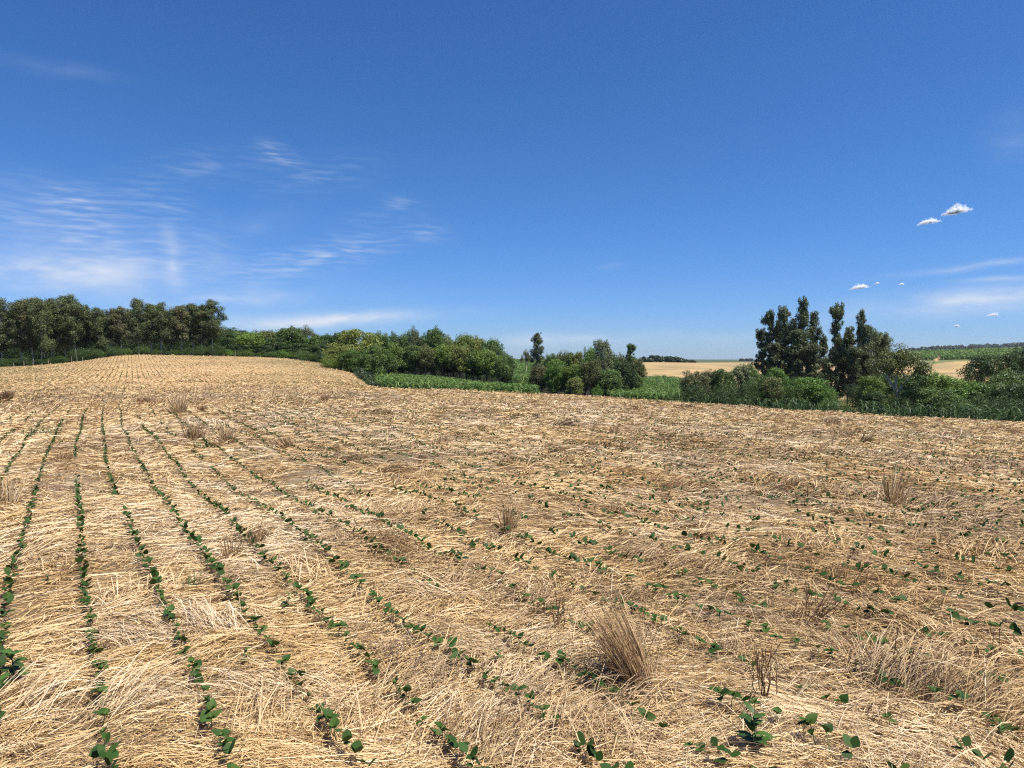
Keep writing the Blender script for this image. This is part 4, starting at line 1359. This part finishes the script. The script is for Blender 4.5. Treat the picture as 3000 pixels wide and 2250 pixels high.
MG = 'trees of the sunlit grove behind the maize'
for a in [
    ('skirt', 1048, 99, 955, 124, 'yellow', 'big yellow green tree at the corner of the sunlit grove'), ('skirt', 998, 96, 1000, 92, 'yellow', 'yellow green tree sloping down to the field corner'),
    ('bush', 968, 93, 1042, 60, 'bright', 'bright bush where the grove meets the stubble'), ('skirt', 1040, 92, 1018, 90, 'mid', 'darker green tree before the big corner one'),
    ('broad', 1106, 102, 960, 74, 'mid', 'tree on the right shoulder of the corner tree'), ('skirt', 1092, 97, 1000, 70, 'mid', 'shaded tree right of the darker green one'),
    ('broad', 1138, 106, 988, 70, 'bright', 'bright drooping tree left of the gap in the skyline'), ('broad', 1130, 104, 1035, 70, 'mid', 'low tree in the shade under the drooping one'),
    ('broad', 1155, 120, 965, 62, 'dark', 'dark tree right of the gap in the skyline'), ('broad', 1198, 121, 959, 66, 'mid', 'green tree left of the grey top'),
    ('open', 1217, 120, 956, 46, 'grey', 'small grey topped tree on the grove skyline'), ('broad', 1245, 121, 972, 70, 'mid', 'tree left of the tallest peak'),
    ('broad', 1275, 118, 944, 60, 'mid', 'tallest tree of the sunlit grove, a narrow peak'), ('broad', 1312, 120, 973, 64, 'yellow', 'yellow flowering tree right of the tallest peak'),
    ('broad', 1365, 120, 971, 78, 'bright', 'broad domed tree on the right of the grove'), ('broad', 1400, 119, 974, 66, 'yellow', 'pale brownish domed tree on the right of the grove'),
    ('broad', 1440, 117, 986, 72, 'mid', 'round tree stepping down at the right of the grove'), ('broad', 1478, 115, 1022, 60, 'mid', 'low tree near the right end of the grove'),
    ('skirt', 1487, 113, 1060, 34, 'dark', 'dark narrow tree at the right end of the grove'),
    ('broad', 1165, 114, 1008, 70, 'mid', 'front tree beside the shade of the gap'), ('broad', 1210, 113, 1000, 76, 'mid', 'front tree under the grey top'),
    ('broad', 1248, 112, 1002, 66, 'olive', 'olive front tree with a thin pale trunk'), ('broad', 1298, 113, 1006, 74, 'bright', 'bright front tree under the flowering one'),
    ('broad', 1345, 113, 1000, 76, 'yellow', 'yellowish front tree in the middle right of the grove'), ('broad', 1388, 113, 1015, 70, 'mid', 'front tree with layered branches'),
    ('broad', 1425, 112, 1012, 70, 'bright', 'front tree with a pale trunk beside the maize'), ('broad', 1462, 112, 1042, 56, 'mid', 'lower front tree near the right end'),
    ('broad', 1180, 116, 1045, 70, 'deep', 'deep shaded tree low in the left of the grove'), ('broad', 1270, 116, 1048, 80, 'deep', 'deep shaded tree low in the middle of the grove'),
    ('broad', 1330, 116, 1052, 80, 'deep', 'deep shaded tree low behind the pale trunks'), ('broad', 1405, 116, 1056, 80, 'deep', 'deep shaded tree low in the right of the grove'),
]:
    tree(*a, MG)

CG = 'trees of the clump in the middle of the view'
for a in [
    ('slim', 1572, 190, 972, 46, 'gumdark', 'lone slim gum tree rising behind the clump'), ('open', 1542, 186, 1024, 26, 'brown', 'bare twiggy tree beside the lone slim gum'),
    ('broad', 1614, 128, 1034, 48, 'mid', 'small light topped tree at the left of the clump'), ('broad', 1642, 128, 1022, 46, 'olive', 'tree at the left shoulder of the clump'),
    ('broad', 1668, 128, 1024, 50, 'mid', 'green tree along the flat top of the clump'), ('broad', 1692, 127, 1020, 50, 'yellow', 'yellowish tree along the flat top of the clump'),
    ('broad', 1730, 127, 1014, 50, 'fresh', 'fresh green tree against the tall grey green one'), ('skirt', 1765, 124, 980, 60, 'grey', 'tall grey green tree, the highest of the clump'),
    ('broad', 1790, 126, 1026, 50, 'mid', 'tree at the right foot of the tall grey green one'), ('broad', 1818, 127, 1028, 46, 'olive', 'tree between the tall one and the open crown'),
    ('slim', 1848, 124, 1003, 44, 'mid', 'thin tree with an open crown on a bare stem'), ('broad', 1864, 124, 1046, 50, 'olive', 'narrow olive tree under the open crown'),
    ('skirt', 1578, 116, 1062, 58, 'brown', 'brownish low tree at the left end of the clump'), ('skirt', 1630, 114, 1044, 66, 'fresh', 'bright green tree at the front left of the clump'),
    ('broad', 1685, 113, 1060, 62, 'bright', 'bright tree at the front middle of the clump'), ('skirt', 1684, 111, 1100, 50, 'yellow', 'low yellow green bush at the front of the clump'),
    ('broad', 1730, 113, 1042, 64, 'olive', 'olive tree with hanging branches at the front'), ('skirt', 1784, 113, 1073, 76, 'mid', 'wide dark green tree at the front right of the clump'),
    ('broad', 1835, 116, 1046, 60, 'dark', 'dark tree at the right end of the clump'), ('skirt', 1800, 115, 1085, 60, 'dark', 'dark low tree beside the right maize'),
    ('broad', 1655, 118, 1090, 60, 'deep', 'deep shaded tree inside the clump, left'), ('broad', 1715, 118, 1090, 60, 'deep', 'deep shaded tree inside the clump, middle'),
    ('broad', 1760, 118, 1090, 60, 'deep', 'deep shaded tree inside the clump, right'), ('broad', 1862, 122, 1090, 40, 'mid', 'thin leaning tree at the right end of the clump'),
    ('bush', 1527, 112, 1118, 46, 'bright', 'light bush in the gap left of the clump'), ('bush', 1750, 108, 1130, 34, 'fresh', 'large leaved plant at the foot of the clump'),
]:
    tree(*a, CG)
SG = 'scrub between the far maize and the tan field'
for k, (u, vt, w, lab) in enumerate([(1896, 1098, 40, 'scrub bush at the left end of the far hedge line'), (1922, 1096, 34, 'scrub bush second from left in the far hedge line'), (1945, 1099, 30, 'scrub bush in the middle of the far hedge line'),
                                     (1968, 1101, 30, 'scrub bush right of the middle in the far hedge line'), (1994, 1106, 40, 'scrub bush at the right end of the far hedge line'), (2020, 1103, 40, 'dark bush where the far hedge line meets the shrubs')]):
    tree('bush', u, 168, vt, w, ('grey', 'mid')[k % 2], lab, SG)

RG = 'bushes and low trees along the right edge of the field'
for a in [
    ('skirt', 2035, 86, 1078, 78, 'brown', 'round bush with a brown top at the left end of the thicket'), ('skirt', 2078, 89, 1074, 60, 'brown', 'second brown topped bush of the thicket'),
    ('bush', 2040, 83, 1120, 80, 'dark', 'dark bush in front of the brown topped pair'), ('bush', 1985, 150, 1112, 40, 'dark', 'small dark bush beside the maize before the thicket'),
    ('skirt', 2115, 88, 1072, 70, 'mid', 'green bush right of the brown topped pair'), ('skirt', 2165, 90, 1056, 72, 'grey', 'grey green tree at the top of the thicket left'),
    ('skirt', 2198, 92, 1055, 56, 'mid', 'feathery topped tree near the dark gums'), ('bush', 2120, 82, 1125, 80, 'dark', 'dark low bush under the green one'),
    ('bush', 2190, 82, 1110, 90, 'dark', 'dark low bush under the grey green tree'), ('skirt', 2278, 88, 1064, 66, 'fresh', 'brightest fresh green tree under the dark gums'),
    ('skirt', 2240, 86, 1090, 70, 'mid', 'shaded tree left of the brightest fresh green one'), ('skirt', 2262, 82, 1096, 62, 'olive', 'olive bush before the brightest fresh green tree'),
    ('skirt', 2372, 83, 1097, 110, 'fresh', 'wide rounded green tree before the dark gums'), ('bush', 2330, 81, 1112, 60, 'mid', 'bush at the left side of the wide rounded tree'),
    ('bush', 2420, 82, 1112, 50, 'fresh', 'bush at the right side of the wide rounded tree'), ('bush', 2446, 76, 1160, 76, 'mid', 'low bush in front of the gap under the gums'),
    ('skirt', 2552, 86, 1092, 66, 'bright', 'light green tree left of the olive gum'), ('bush', 2605, 77, 1136, 56, 'yellow', 'yellow green bush at the foot of the olive gum'),
    ('skirt', 2560, 80, 1140, 70, 'dark', 'dark bush under the light green tree'), ('skirt', 2690, 86, 1082, 90, 'mid', 'green bush behind the olive gum on its right'),
    ('skirt', 2728, 90, 1078, 100, 'fresh', 'top of the green bank right of the olive gum'), ('skirt', 2770, 86, 1090, 100, 'bright', 'broad bright bush in the middle of the green bank'),
    ('skirt', 2700, 78, 1125, 90, 'mid', 'bush in front of the green bank, left'), ('skirt', 2760, 77, 1130, 90, 'mid', 'bush in front of the green bank, middle'),
    ('bush', 2819, 70, 1165, 80, 'mid', 'low rounded bush at the very front of the bank'), ('skirt', 2842, 84, 1104, 90, 'fresh', 'bright bush left of the round dark tree'),
    ('skirt', 2900, 84, 1112, 90, 'mid', 'bush under the round dark tree'), ('skirt', 2955, 82, 1108, 90, 'mid', 'bush second from the right edge'),
    ('skirt', 3000, 80, 1108, 90, 'dark', 'bush cut by the right edge of the photo'), ('bush', 2880, 74, 1150, 80, 'dark', 'dark bush in front, right of the low rounded one'),
    ('bush', 2945, 72, 1150, 90, 'dark', 'dark bush in front near the right edge'), ('bush', 2640, 76, 1160, 60, 'dark', 'dark bush behind the olive gum trunk'),
    ('skirt', 3060, 80, 1104, 90, 'dark', 'bush past the right edge'),
    ('skirt', 2600, 88, 1075, 80, 'mid', 'green bush behind the olive gum on its left'), ('skirt', 2645, 88, 1085, 80, 'mid', 'green bush right behind the olive gum trunk'),
    ('bush', 2505, 90, 1120, 70, 'deep', 'deep shaded bush under the sparse gum'), ('bush', 2400, 92, 1105, 70, 'deep', 'deep shaded bush in the gap of the gums'),
]:
    tree(*a, RG)
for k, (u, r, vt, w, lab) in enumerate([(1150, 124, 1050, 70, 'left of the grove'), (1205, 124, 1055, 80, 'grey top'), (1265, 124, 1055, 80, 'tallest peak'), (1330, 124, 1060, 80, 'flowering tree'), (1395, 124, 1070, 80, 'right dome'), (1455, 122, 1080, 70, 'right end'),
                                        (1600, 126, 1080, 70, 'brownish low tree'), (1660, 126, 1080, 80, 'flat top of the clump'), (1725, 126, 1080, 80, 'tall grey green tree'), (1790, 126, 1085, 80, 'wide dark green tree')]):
    tree('bush', u, r, vt, w, 'deep', f'deep shaded undergrowth bush behind the trunks, by the {lab}', 'shaded undergrowth inside the groves')  # undergrowth filler, its shade carried by the dark leaf colour
for a in [('skirt', 2876, 118, 1020, 78, 'dark', 'round dark tree standing above the green bank'), ('broad', 2965, 120, 1012, 62, 'dark', 'dark tree with a pointed top near the right edge'),
          ('broad', 2955, 108, 1072, 84, 'mid', 'flat topped tree below the pointed one'), ('broad', 3000, 122, 1010, 50, 'dark', 'tall dark tree cut by the right edge')]:
    tree(*a, 'trees standing above the green bank')
EG = 'tall dark eucalyptus trees behind the thicket'
for a in [
    ('slim', 2254, 106, 902, 46, 'gumdark', 'leftmost tall dark gum with a thin top'), ('slim', 2232, 107, 955, 44, 'gumdark', 'lower dark gum on the left flank of the tall group'),
    ('slim', 2276, 108, 930, 46, 'gumdark', 'dark gum between the first two tall tops'), ('slim', 2298, 106, 886, 50, 'gumdark', 'second tall dark gum with a round top'),
    ('slim', 2322, 109, 925, 46, 'gumdark', 'dark gum filling between the round top and the highest one'), ('slim', 2352, 106, 864, 54, 'gumdark', 'highest dark gum of the group'),
    ('slim', 2386, 107, 907, 50, 'gumdark', 'dark gum leaning right beside the highest one'), ('slim', 2338, 104, 960, 60, 'gumdark', 'shorter dark gum in front of the highest one'),
    ('slim', 2412, 108, 978, 44, 'gumdark', 'short dark gum in the gap'), ('gum', 2590, 109, 985, 56, 'gum', 'low spreading gum at the right end of the group'), ('slim', 2448, 106, 877, 46, 'gumdark', 'slender gum standing apart by itself'),
    ('slim', 2452, 109, 990, 56, 'gumdark', 'low shaded gum beneath the slender one'), ('slim', 2519, 106, 902, 44, 'gumdark', 'sparse gum with its dark bole showing against the sky'),
    ('slim', 2484, 108, 952, 56, 'gum', 'green gum left of the dark bole'), ('gum', 2548, 107, 949, 66, 'gum', 'rounded olive gum right of the dark bole'),
    ('slim', 2578, 108, 966, 44, 'gum', 'outer gum on the right flank of the group'), ('slim', 2500, 104, 1010, 56, 'gumdark', 'shaded low gum under the dark bole'),
    ('slim', 2380, 104, 1000, 60, 'gumdark', 'shaded low gum above the wide rounded tree'), ('slim', 2270, 104, 1000, 60, 'gumdark', 'shaded low gum above the brightest fresh green tree'),
    ('slim', 2310, 104, 1010, 60, 'gumdark', 'shaded low gum in the middle of the group'), ('slim', 2545, 105, 1030, 50, 'gumdark', 'shaded low gum beside the olive gum'),
]:
    tree(*a, EG)
tree('open', 2628, 78, 1010, 126, 'olive', 'loose olive gum tree with white forked limbs', 'trees standing above the green bank')


def build_hedge():
    g = np.random.default_rng(9)
    C, R = [], []
    for k in range(46):
        t = k / 45
        u = np.interp(t, [0, .55, .9, 1], [1046, 1072, 1092, 1118]) + g.normal(0, 5)
        r = np.interp(t, [0, .55, .9, 1], [91, 78, 66, 63]) + g.normal(0, 1)
        x, y, z = spot(u, r)
        s = g.uniform(.35, .8) * (1 if t < .85 else .6)
        C.append((x, y, z + s * .55)); R.append(s)
    C = np.array(C)
    o0 = C[20].copy(); o0[2] = spot(1070, 79)[2]
    v, q, t = leaf_clumps(C - o0, R, 90, .2, g, .8, .4, .5, .8)
    K = Geo(); K.add(v, q, a=t)
    o = link('hedge', K.mesh('hedge', M_LEAF), None, tuple(o0))
    o.color = (.040, .066, .026, 1)
    tag(o, 'weedy green hedge strip between the stubble and the maize', 'hedge')


build_hedge()

# ------------------------------------------------------------------ maize
def maize_plants(n, g, h, leaves, half, seg=4):
    """n plants at the origin: arching strap leaves (n, leaves) -> ribbons"""
    m = n * leaves
    a = np.tile(np.arange(leaves) * math.pi, n) + np.repeat(g.uniform(0, 6.28, n), leaves) + g.normal(0, .5, m)
    z0 = np.tile(np.linspace(.12, .72, leaves), n) * np.repeat(h, leaves)
    L = np.repeat(h, leaves) * g.uniform(.42, .75, m)
    t = np.linspace(0, 1, seg)[None, :]
    reach = L[:, None] * (.75 * t + .15 * t ** 2)
    rise = L[:, None] * (g.uniform(.7, 1.15, m)[:, None] * t - g.uniform(.75, 1.5, m)[:, None] * t ** 2.2)
    P = np.stack([np.cos(a)[:, None] * reach, np.sin(a)[:, None] * reach, z0[:, None] + rise], axis=2)
    roll = g.normal(0, .35, m)
    w = np.stack([-np.sin(a) * np.cos(roll), np.cos(a) * np.cos(roll), np.sin(roll)], axis=1)
    taper = np.interp(np.linspace(0, 1, seg), [0, .3, .7, 1], [.7, 1, .8, .15])
    W = w[:, None, :] * half * taper[None, :, None] * g.uniform(.8, 1.2, m)[:, None, None]
    return P, W, np.clip(g.normal(.5, .22, m), 0, 1)


def maize_field(name, u0, u1, r0, r1, spacing, h, leaves, half, seed, label, keep=None):
    g = np.random.default_rng(seed)
    a0, a1 = math.atan((u0 - 1500) / FPX), math.atan((u1 - 1500) / FPX)
    xs = np.arange(-200, 500, spacing[0])
    ys = np.arange(30, 560, spacing[1])
    ang = math.radians(-24)
    cx, cy = spot((u0 + u1) / 2, (r0 + r1) / 2)[:2]
    X, Y = np.meshgrid(xs - 150, ys - 295)
    x = cx + X * math.cos(ang) - Y * math.sin(ang)
    y = cy + X * math.sin(ang) + Y * math.cos(ang)
    x, y = x.ravel() + g.normal(0, .05, x.size), y.ravel() + g.normal(0, .07, x.size)
    r, a = np.hypot(x, y), np.arctan2(x, y)
    m = (r > r0) & (r < r1) & (a > a0) & (a < a1) & ~in_field(x, y)
    u, _ = bearing_u(x, y)
    if keep is not None:
        m &= keep(u, r)
    x, y = x[m], y[m]
    if leaves is None or len(x) == 0:
        return
    n = len(x)
    hh = h * g.uniform(.75, 1.2, n) * (.85 + .3 * vnoise(x * .2, y * .2, 61))
    P, W, T = maize_plants(n, g, hh, leaves, half)
    base = np.repeat(np.column_stack([x, y, ground0(x, y) - .03]), leaves, axis=0)
    v, q, t = ribbons(P + base[:, None, :], W, T)
    tag(link(name, mesh_np(name, v, q, None, M_MAIZE, True, tint=t)), label, 'maize', kind='stuff')
    return n


maize_field('maize_crop', 1100, 1570, 63, 109, (.75, .28), 1.0, 7, .055, 71, 'field of green maize in front of the sunlit grove',
            lambda u, r: (r > edge_r(u) + 3) & (u > 1096 + (r - 60) * .35))
maize_field('maize_crop', 1785, 2015, 104, 166, (.85, .34), 1.35, 7, .075, 72, 'maize field in the dip between the clump and the thicket',
            lambda u, r: ~((u < 1812) & (r > 130)) & ~((np.abs(u - 1890) < 28) & (np.abs(r - 128) < 2)))
maize_field('maize_crop', 1455, 1640, 155, 285, (1.1, .6), 1.7, 6, .11, 73, 'maize on the far slope behind the lone slim gum')
maize_field('maize_crop', 2500, 3100, 388, 520, (2.0, 1.1), 2.6, 5, .26, 74, 'maize field on the far rise at the right',
            lambda u, r: ~((u > 2738 + (r - 400) * .35) & (u < 2754 + (r - 400) * .38) & (r < 470)))


def build_maize_edge():
    g = np.random.default_rng(88)
    protos = []
    for k in range(6):
        P, W, T = maize_plants(1, g, np.array([1.35]), 9, .042, 6)
        G = Geo()
        v, q, t = ribbons(P, W, T)
        G.add(v, q, a=t)
        G.tube([(0, 0, -.1), (0, 0, .6), (.01, 0, 1.0)], (.014, .012, .006), 5, .6)
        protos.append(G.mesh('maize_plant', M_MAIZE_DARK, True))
    proto = None
    n = 0
    for rowi in range(4):
        u = 1960.0 + rowi * 9
        while u < 3060:
            r = float(edge_r(np.array(u))) + 5.5 + rowi * 1.5 + g.normal(0, .35)
            if u < 2160 and g.random() < .45 or (2462 < u < 2515 and rowi < 4):
                u += 20
                continue
            x, y, z = spot(u, r)
            s = g.uniform(.42, .9) * (.8 if u < 2160 else 1)
            # stand tall enough to show over the brow, as they do in the photo
            o = bpy.data.objects.new('maize_plant', protos[g.integers(6)]) if proto is None else proto.copy()
            if proto is not None:
                o.data = protos[g.integers(6)]
            proto = proto or o
            coll.objects.link(o)
            o.location = (x, y, z)
            o.rotation_euler = (0, 0, g.uniform(0, 6.28))
            o.scale = (s, s, s)
            tag(o, 'green maize plant with arching leaves along the field edge under the thicket', 'maize plant', 'maize plants along the edge of the stubble')
            n += 1
            u += g.uniform(12, 26)
    return n


print('edge maize', build_maize_edge())

# ------------------------------------------------------------------ far woods, farm building, fence posts, clouds
def far_wood(name, spots, label, colour, leaf):
    g = np.random.default_rng(len(spots) + int(spots[0][0]))
    C, R = [], []
    for (u, r, h, w) in spots:
        x, y, z = spot(u, r)
        ww = w / FPX * r * .5
        k = 7
        for i in range(k):
            f = g.random()
            C.append((x + g.normal(0, ww * .5), y + g.normal(0, ww * .5), z + h * (.25 + .6 * f)))
            R.append(ww * g.uniform(.45, .8) * (1.05 - .4 * f))
    C = np.array(C)
    v, q, t = leaf_clumps(C, R, 60, leaf, g, .8, .4, .7, .8)
    K = Geo(); K.add(v, q, a=t)
    o = link(name, K.mesh(name, M_LEAF))
    o.color = (*colour, 1)
    tag(o, label, 'woodland', kind='stuff')


g_ = np.random.default_rng(4)
sp = []
for u in np.arange(1868, 2026, 4.5):
    top = np.interp(u, [1868, 1885, 1910, 1940, 1985, 2010, 2026], [1058, 1046, 1041, 1042, 1046, 1055, 1060])
    r = 440 + g_.uniform(-8, 25)
    sp.append((u, r, max(height_at(u, top + g_.normal(0, 1.2), r) - spot(u, r)[2], 1.2), 15))
far_wood('far_woodland', sp, 'small dark wood on the far skyline past the tan field', (.032, .058, .024), 1.1)
sp = []
for u in np.arange(2640, 3060, 5.0):
    r = 1500 + 250 * (u - 2640) / 400 + g_.uniform(-60, 60)
    if g_.random() < .9:
        sp.append((u, r, g_.uniform(4, 9), 11))
for u in np.arange(2630, 2775, 7):
    r = 1020 + g_.uniform(0, 60)
    sp.append((u + g_.normal(0, 2), r, g_.uniform(4, 8), 12))
for u in (2752, 2757, 2762, 2766, 2786, 2791, 2915, 2922):
    sp.append((u, 1110 + g_.uniform(0, 30), g_.uniform(8, 12), 9))
far_wood('ridge_woodland', sp, 'thin bluish line of trees along the far ridge', (.060, .085, .050), 2.6)
sp = [(u, 900 + g_.uniform(0, 300), g_.uniform(1.5, 4), 12) for u in np.arange(2172, 2262, 16)] + [(u, 420, g_.uniform(3, 5), 10) for u in (1550, 1558, 1590)]
far_wood('skyline_woodland', sp, 'low fringe of far trees behind the thicket', (.036, .056, .034), 1.5)


def plain(name, c, rough=.7):
    m, N, L, b, out = nodes_of(name)
    n = N.new('ShaderNodeTexNoise')
    n.inputs['Scale'].default_value = 1.5
    n.inputs['Detail'].default_value = 5
    L.new(ramp_node(N, L, n.outputs[0], [(.3, tuple(k * .8 for k in c)), (.7, c)]), b.inputs['Base Color'])
    b.inputs['Roughness'].default_value = rough
    return m


def build_farm():
    x, y, z = spot(2771, 1100)
    z = z - .3
    root = link('farm_shed', None, None, (x, y, z), math.radians(-28))
    tag(root, 'white roofed farm shed among trees on the far ridge', 'shed')
    L, W, H, Rf = 7.0, 4.0, 3.2, 5.2
    G = Geo()
    v = [(-L, -W, 0), (L, -W, 0), (L, W, 0), (-L, W, 0), (-L, -W, H), (L, -W, H), (L, W, H), (-L, W, H), (-L, 0, Rf - .05), (L, 0, Rf - .05)]
    G.add(v, [(0, 1, 5, 4), (2, 3, 7, 6), (1, 2, 6, 5), (3, 0, 4, 7)], [(5, 6, 9), (7, 4, 8)])
    link('wall', G.mesh('wall', plain('whitewash', (.72, .70, .66))), root)
    G = Geo()
    e = .5
    for s in (-1, 1):
        a = [(-L - e, s * (W + e), H - .35), (L + e, s * (W + e), H - .35), (L + e, 0, Rf), (-L - e, 0, Rf)]
        b = [(p[0], p[1], p[2] + .15) for p in a]
        G.add(a + b, [(0, 1, 2, 3), (4, 5, 6, 7), (0, 1, 5, 4), (1, 2, 6, 5), (3, 0, 4, 7)])
    link('roof', G.mesh('roof', plain('white_metal', (.80, .80, .78), .4)), root)
    G = Geo()
    G.add([(-1.2, -W - .05, 0), (1.2, -W - .05, 0), (1.2, -W - .05, 2.6), (-1.2, -W - .05, 2.6), (-1.2, -W + .05, 0), (1.2, -W + .05, 0), (1.2, -W + .05, 2.6), (-1.2, -W + .05, 2.6)],
          [(0, 1, 2, 3), (1, 5, 6, 2), (4, 0, 3, 7), (3, 2, 6, 7)])
    link('door', G.mesh('door', plain('grey_door', (.22, .22, .22))), root)


build_farm()


def build_posts():
    m = bark_material('grey_wood', (.12, .105, .085), (.26, .235, .20))
    where = [(40, 'second from the left edge'), (70, 'left of the pale bole'), (97, 'right of the pale bole'), (142, 'under the tallest gum tree'), (210, 'where the field edge starts to rise'),
             (242, 'on the rising edge'), (597, 'nearest the last gum tree'), (622, 'between the last gum and the dark wood'), (655, 'at the start of the dark wood'), (690, 'under the dark wood')]
    for k, (u, w) in enumerate(where):
        x, y, z = spot(u, float(edge_r(np.array(u))) + .4)
        G = Geo()
        s_ = .45 + .3 * ((k * 7) % 5) / 4
        G.tube([(0, 0, -.3), (.01 * (k % 3), 0, .6 * s_), (.03 * (k % 3 - 1), .01, 1.15 * s_), (.03 * (k % 3 - 1), .01, 1.2 * s_)], (.06, .055, .05, .02), 7)
        tag(link('fence_post', G.mesh('fence_post', m), None, (x, y, z)), f'grey wooden fence post at the grove edge, {w}', 'fence post', 'fence posts along the grove')


build_posts()


def build_clouds():
    m, N, L, b, out = nodes_of('cloud')
    b.inputs['Base Color'].default_value = (.93, .94, .96, 1)
    b.inputs['Roughness'].default_value = 1
    b.inputs['Specular IOR Level'].default_value = 0
    t = N.new('ShaderNodeBsdfTranslucent'); t.inputs['Color'].default_value = (.93, .95, .98, 1)
    x = N.new('ShaderNodeMixShader'); x.inputs[0].default_value = .8
    tr = N.new('ShaderNodeBsdfTransparent')
    x2 = N.new('ShaderNodeMixShader'); x2.inputs[0].default_value = .91
    L.new(b.outputs[0], x.inputs[1]); L.new(t.outputs[0], x.inputs[2])
    L.new(x.outputs[0], x2.inputs[1]); L.new(tr.outputs[0], x2.inputs[2])
    L.new(x2.outputs[0], out.inputs['Surface'])
    D = 4000.0
    for k, (u, v, w, h, lab) in enumerate([(2805, 622, 66, 24, 'largest small white cloud high at the right of the sky'), (2720, 653, 56, 15, 'small white cloud just below and left of the largest'),
                                           (2520, 844, 56, 15, 'flat white cloud low above the dark gums'), (2642, 834, 16, 8, 'tiny puff right of the flat low cloud'),
                                           (2571, 831, 12, 7, 'tiniest puff beside the flat low cloud'), (2911, 924, 34, 11, 'faint small cloud low near the right edge'), (2803, 957, 14, 9, 'faint puff above the far ridge')]):
        g = np.random.default_rng(900 + k)
        d = direction(u, v); d = d / np.linalg.norm(d)
        c = d * D + np.array([0, 0, EYE])
        W, H = w / FPX * D, h / FPX * D
        n = 420 if k < 3 else 150
        core = g.normal(0, .17, (7, 1)) * W
        px = core[g.integers(0, 7, n), 0] + g.normal(0, .11, n) * W
        dome = np.clip(1.1 - (px / (W * .42)) ** 2, .08, 1)
        pz = np.abs(g.normal(0, .24, n)) * H * dome + px * .10
        C = np.column_stack([px, g.normal(0, .12, n) * W, pz])
        # turn across the line of sight
        a = math.atan2(d[0], d[1])
        C = np.column_stack([C[:, 0] * math.cos(a) + C[:, 1] * math.sin(a), -C[:, 0] * math.sin(a) + C[:, 1] * math.cos(a), C[:, 2]])
        R = g.uniform(.05, .17, n) * H
        vv, q, t2 = leaf_clumps(C, R, 16, H * .19, g, .8, .6, .9, 1.0)
        G = Geo(); G.add(vv, q, a=t2)
        tag(link('cloud', G.mesh('cloud', m), None, tuple(c)), lab, 'cloud', 'small white clouds')


build_clouds()


def build_haze():
    m = bpy.data.materials.new('haze')
    m.use_nodes = True
    nt = m.node_tree
    nt.nodes.clear()
    out = nt.nodes.new('ShaderNodeOutputMaterial')
    v = nt.nodes.new('ShaderNodeVolumePrincipled')
    v.inputs['Color'].default_value = (.86, .92, 1, 1)
    v.inputs['Density'].default_value = .00008
    v.inputs['Anisotropy'].default_value = .35
    nt.links.new(v.outputs[0], out.inputs['Volume'])
    X, z0, z1 = 3330.0, GROUND_LOW - 1.0, 54.0
    p = [(-X, -X, z0), (X, -X, z0), (X, X, z0), (-X, X, z0), (-X, -X, z1), (X, -X, z1), (X, X, z1), (-X, X, z1)]
    q = [(3, 2, 1, 0), (4, 5, 6, 7), (0, 1, 5, 4), (1, 2, 6, 5), (2, 3, 7, 6), (3, 0, 4, 7)]
    tag(link('haze', mesh_np('haze', p, q, None, m)), 'thin blue haze over the far fields', 'haze', kind='stuff')


build_haze()
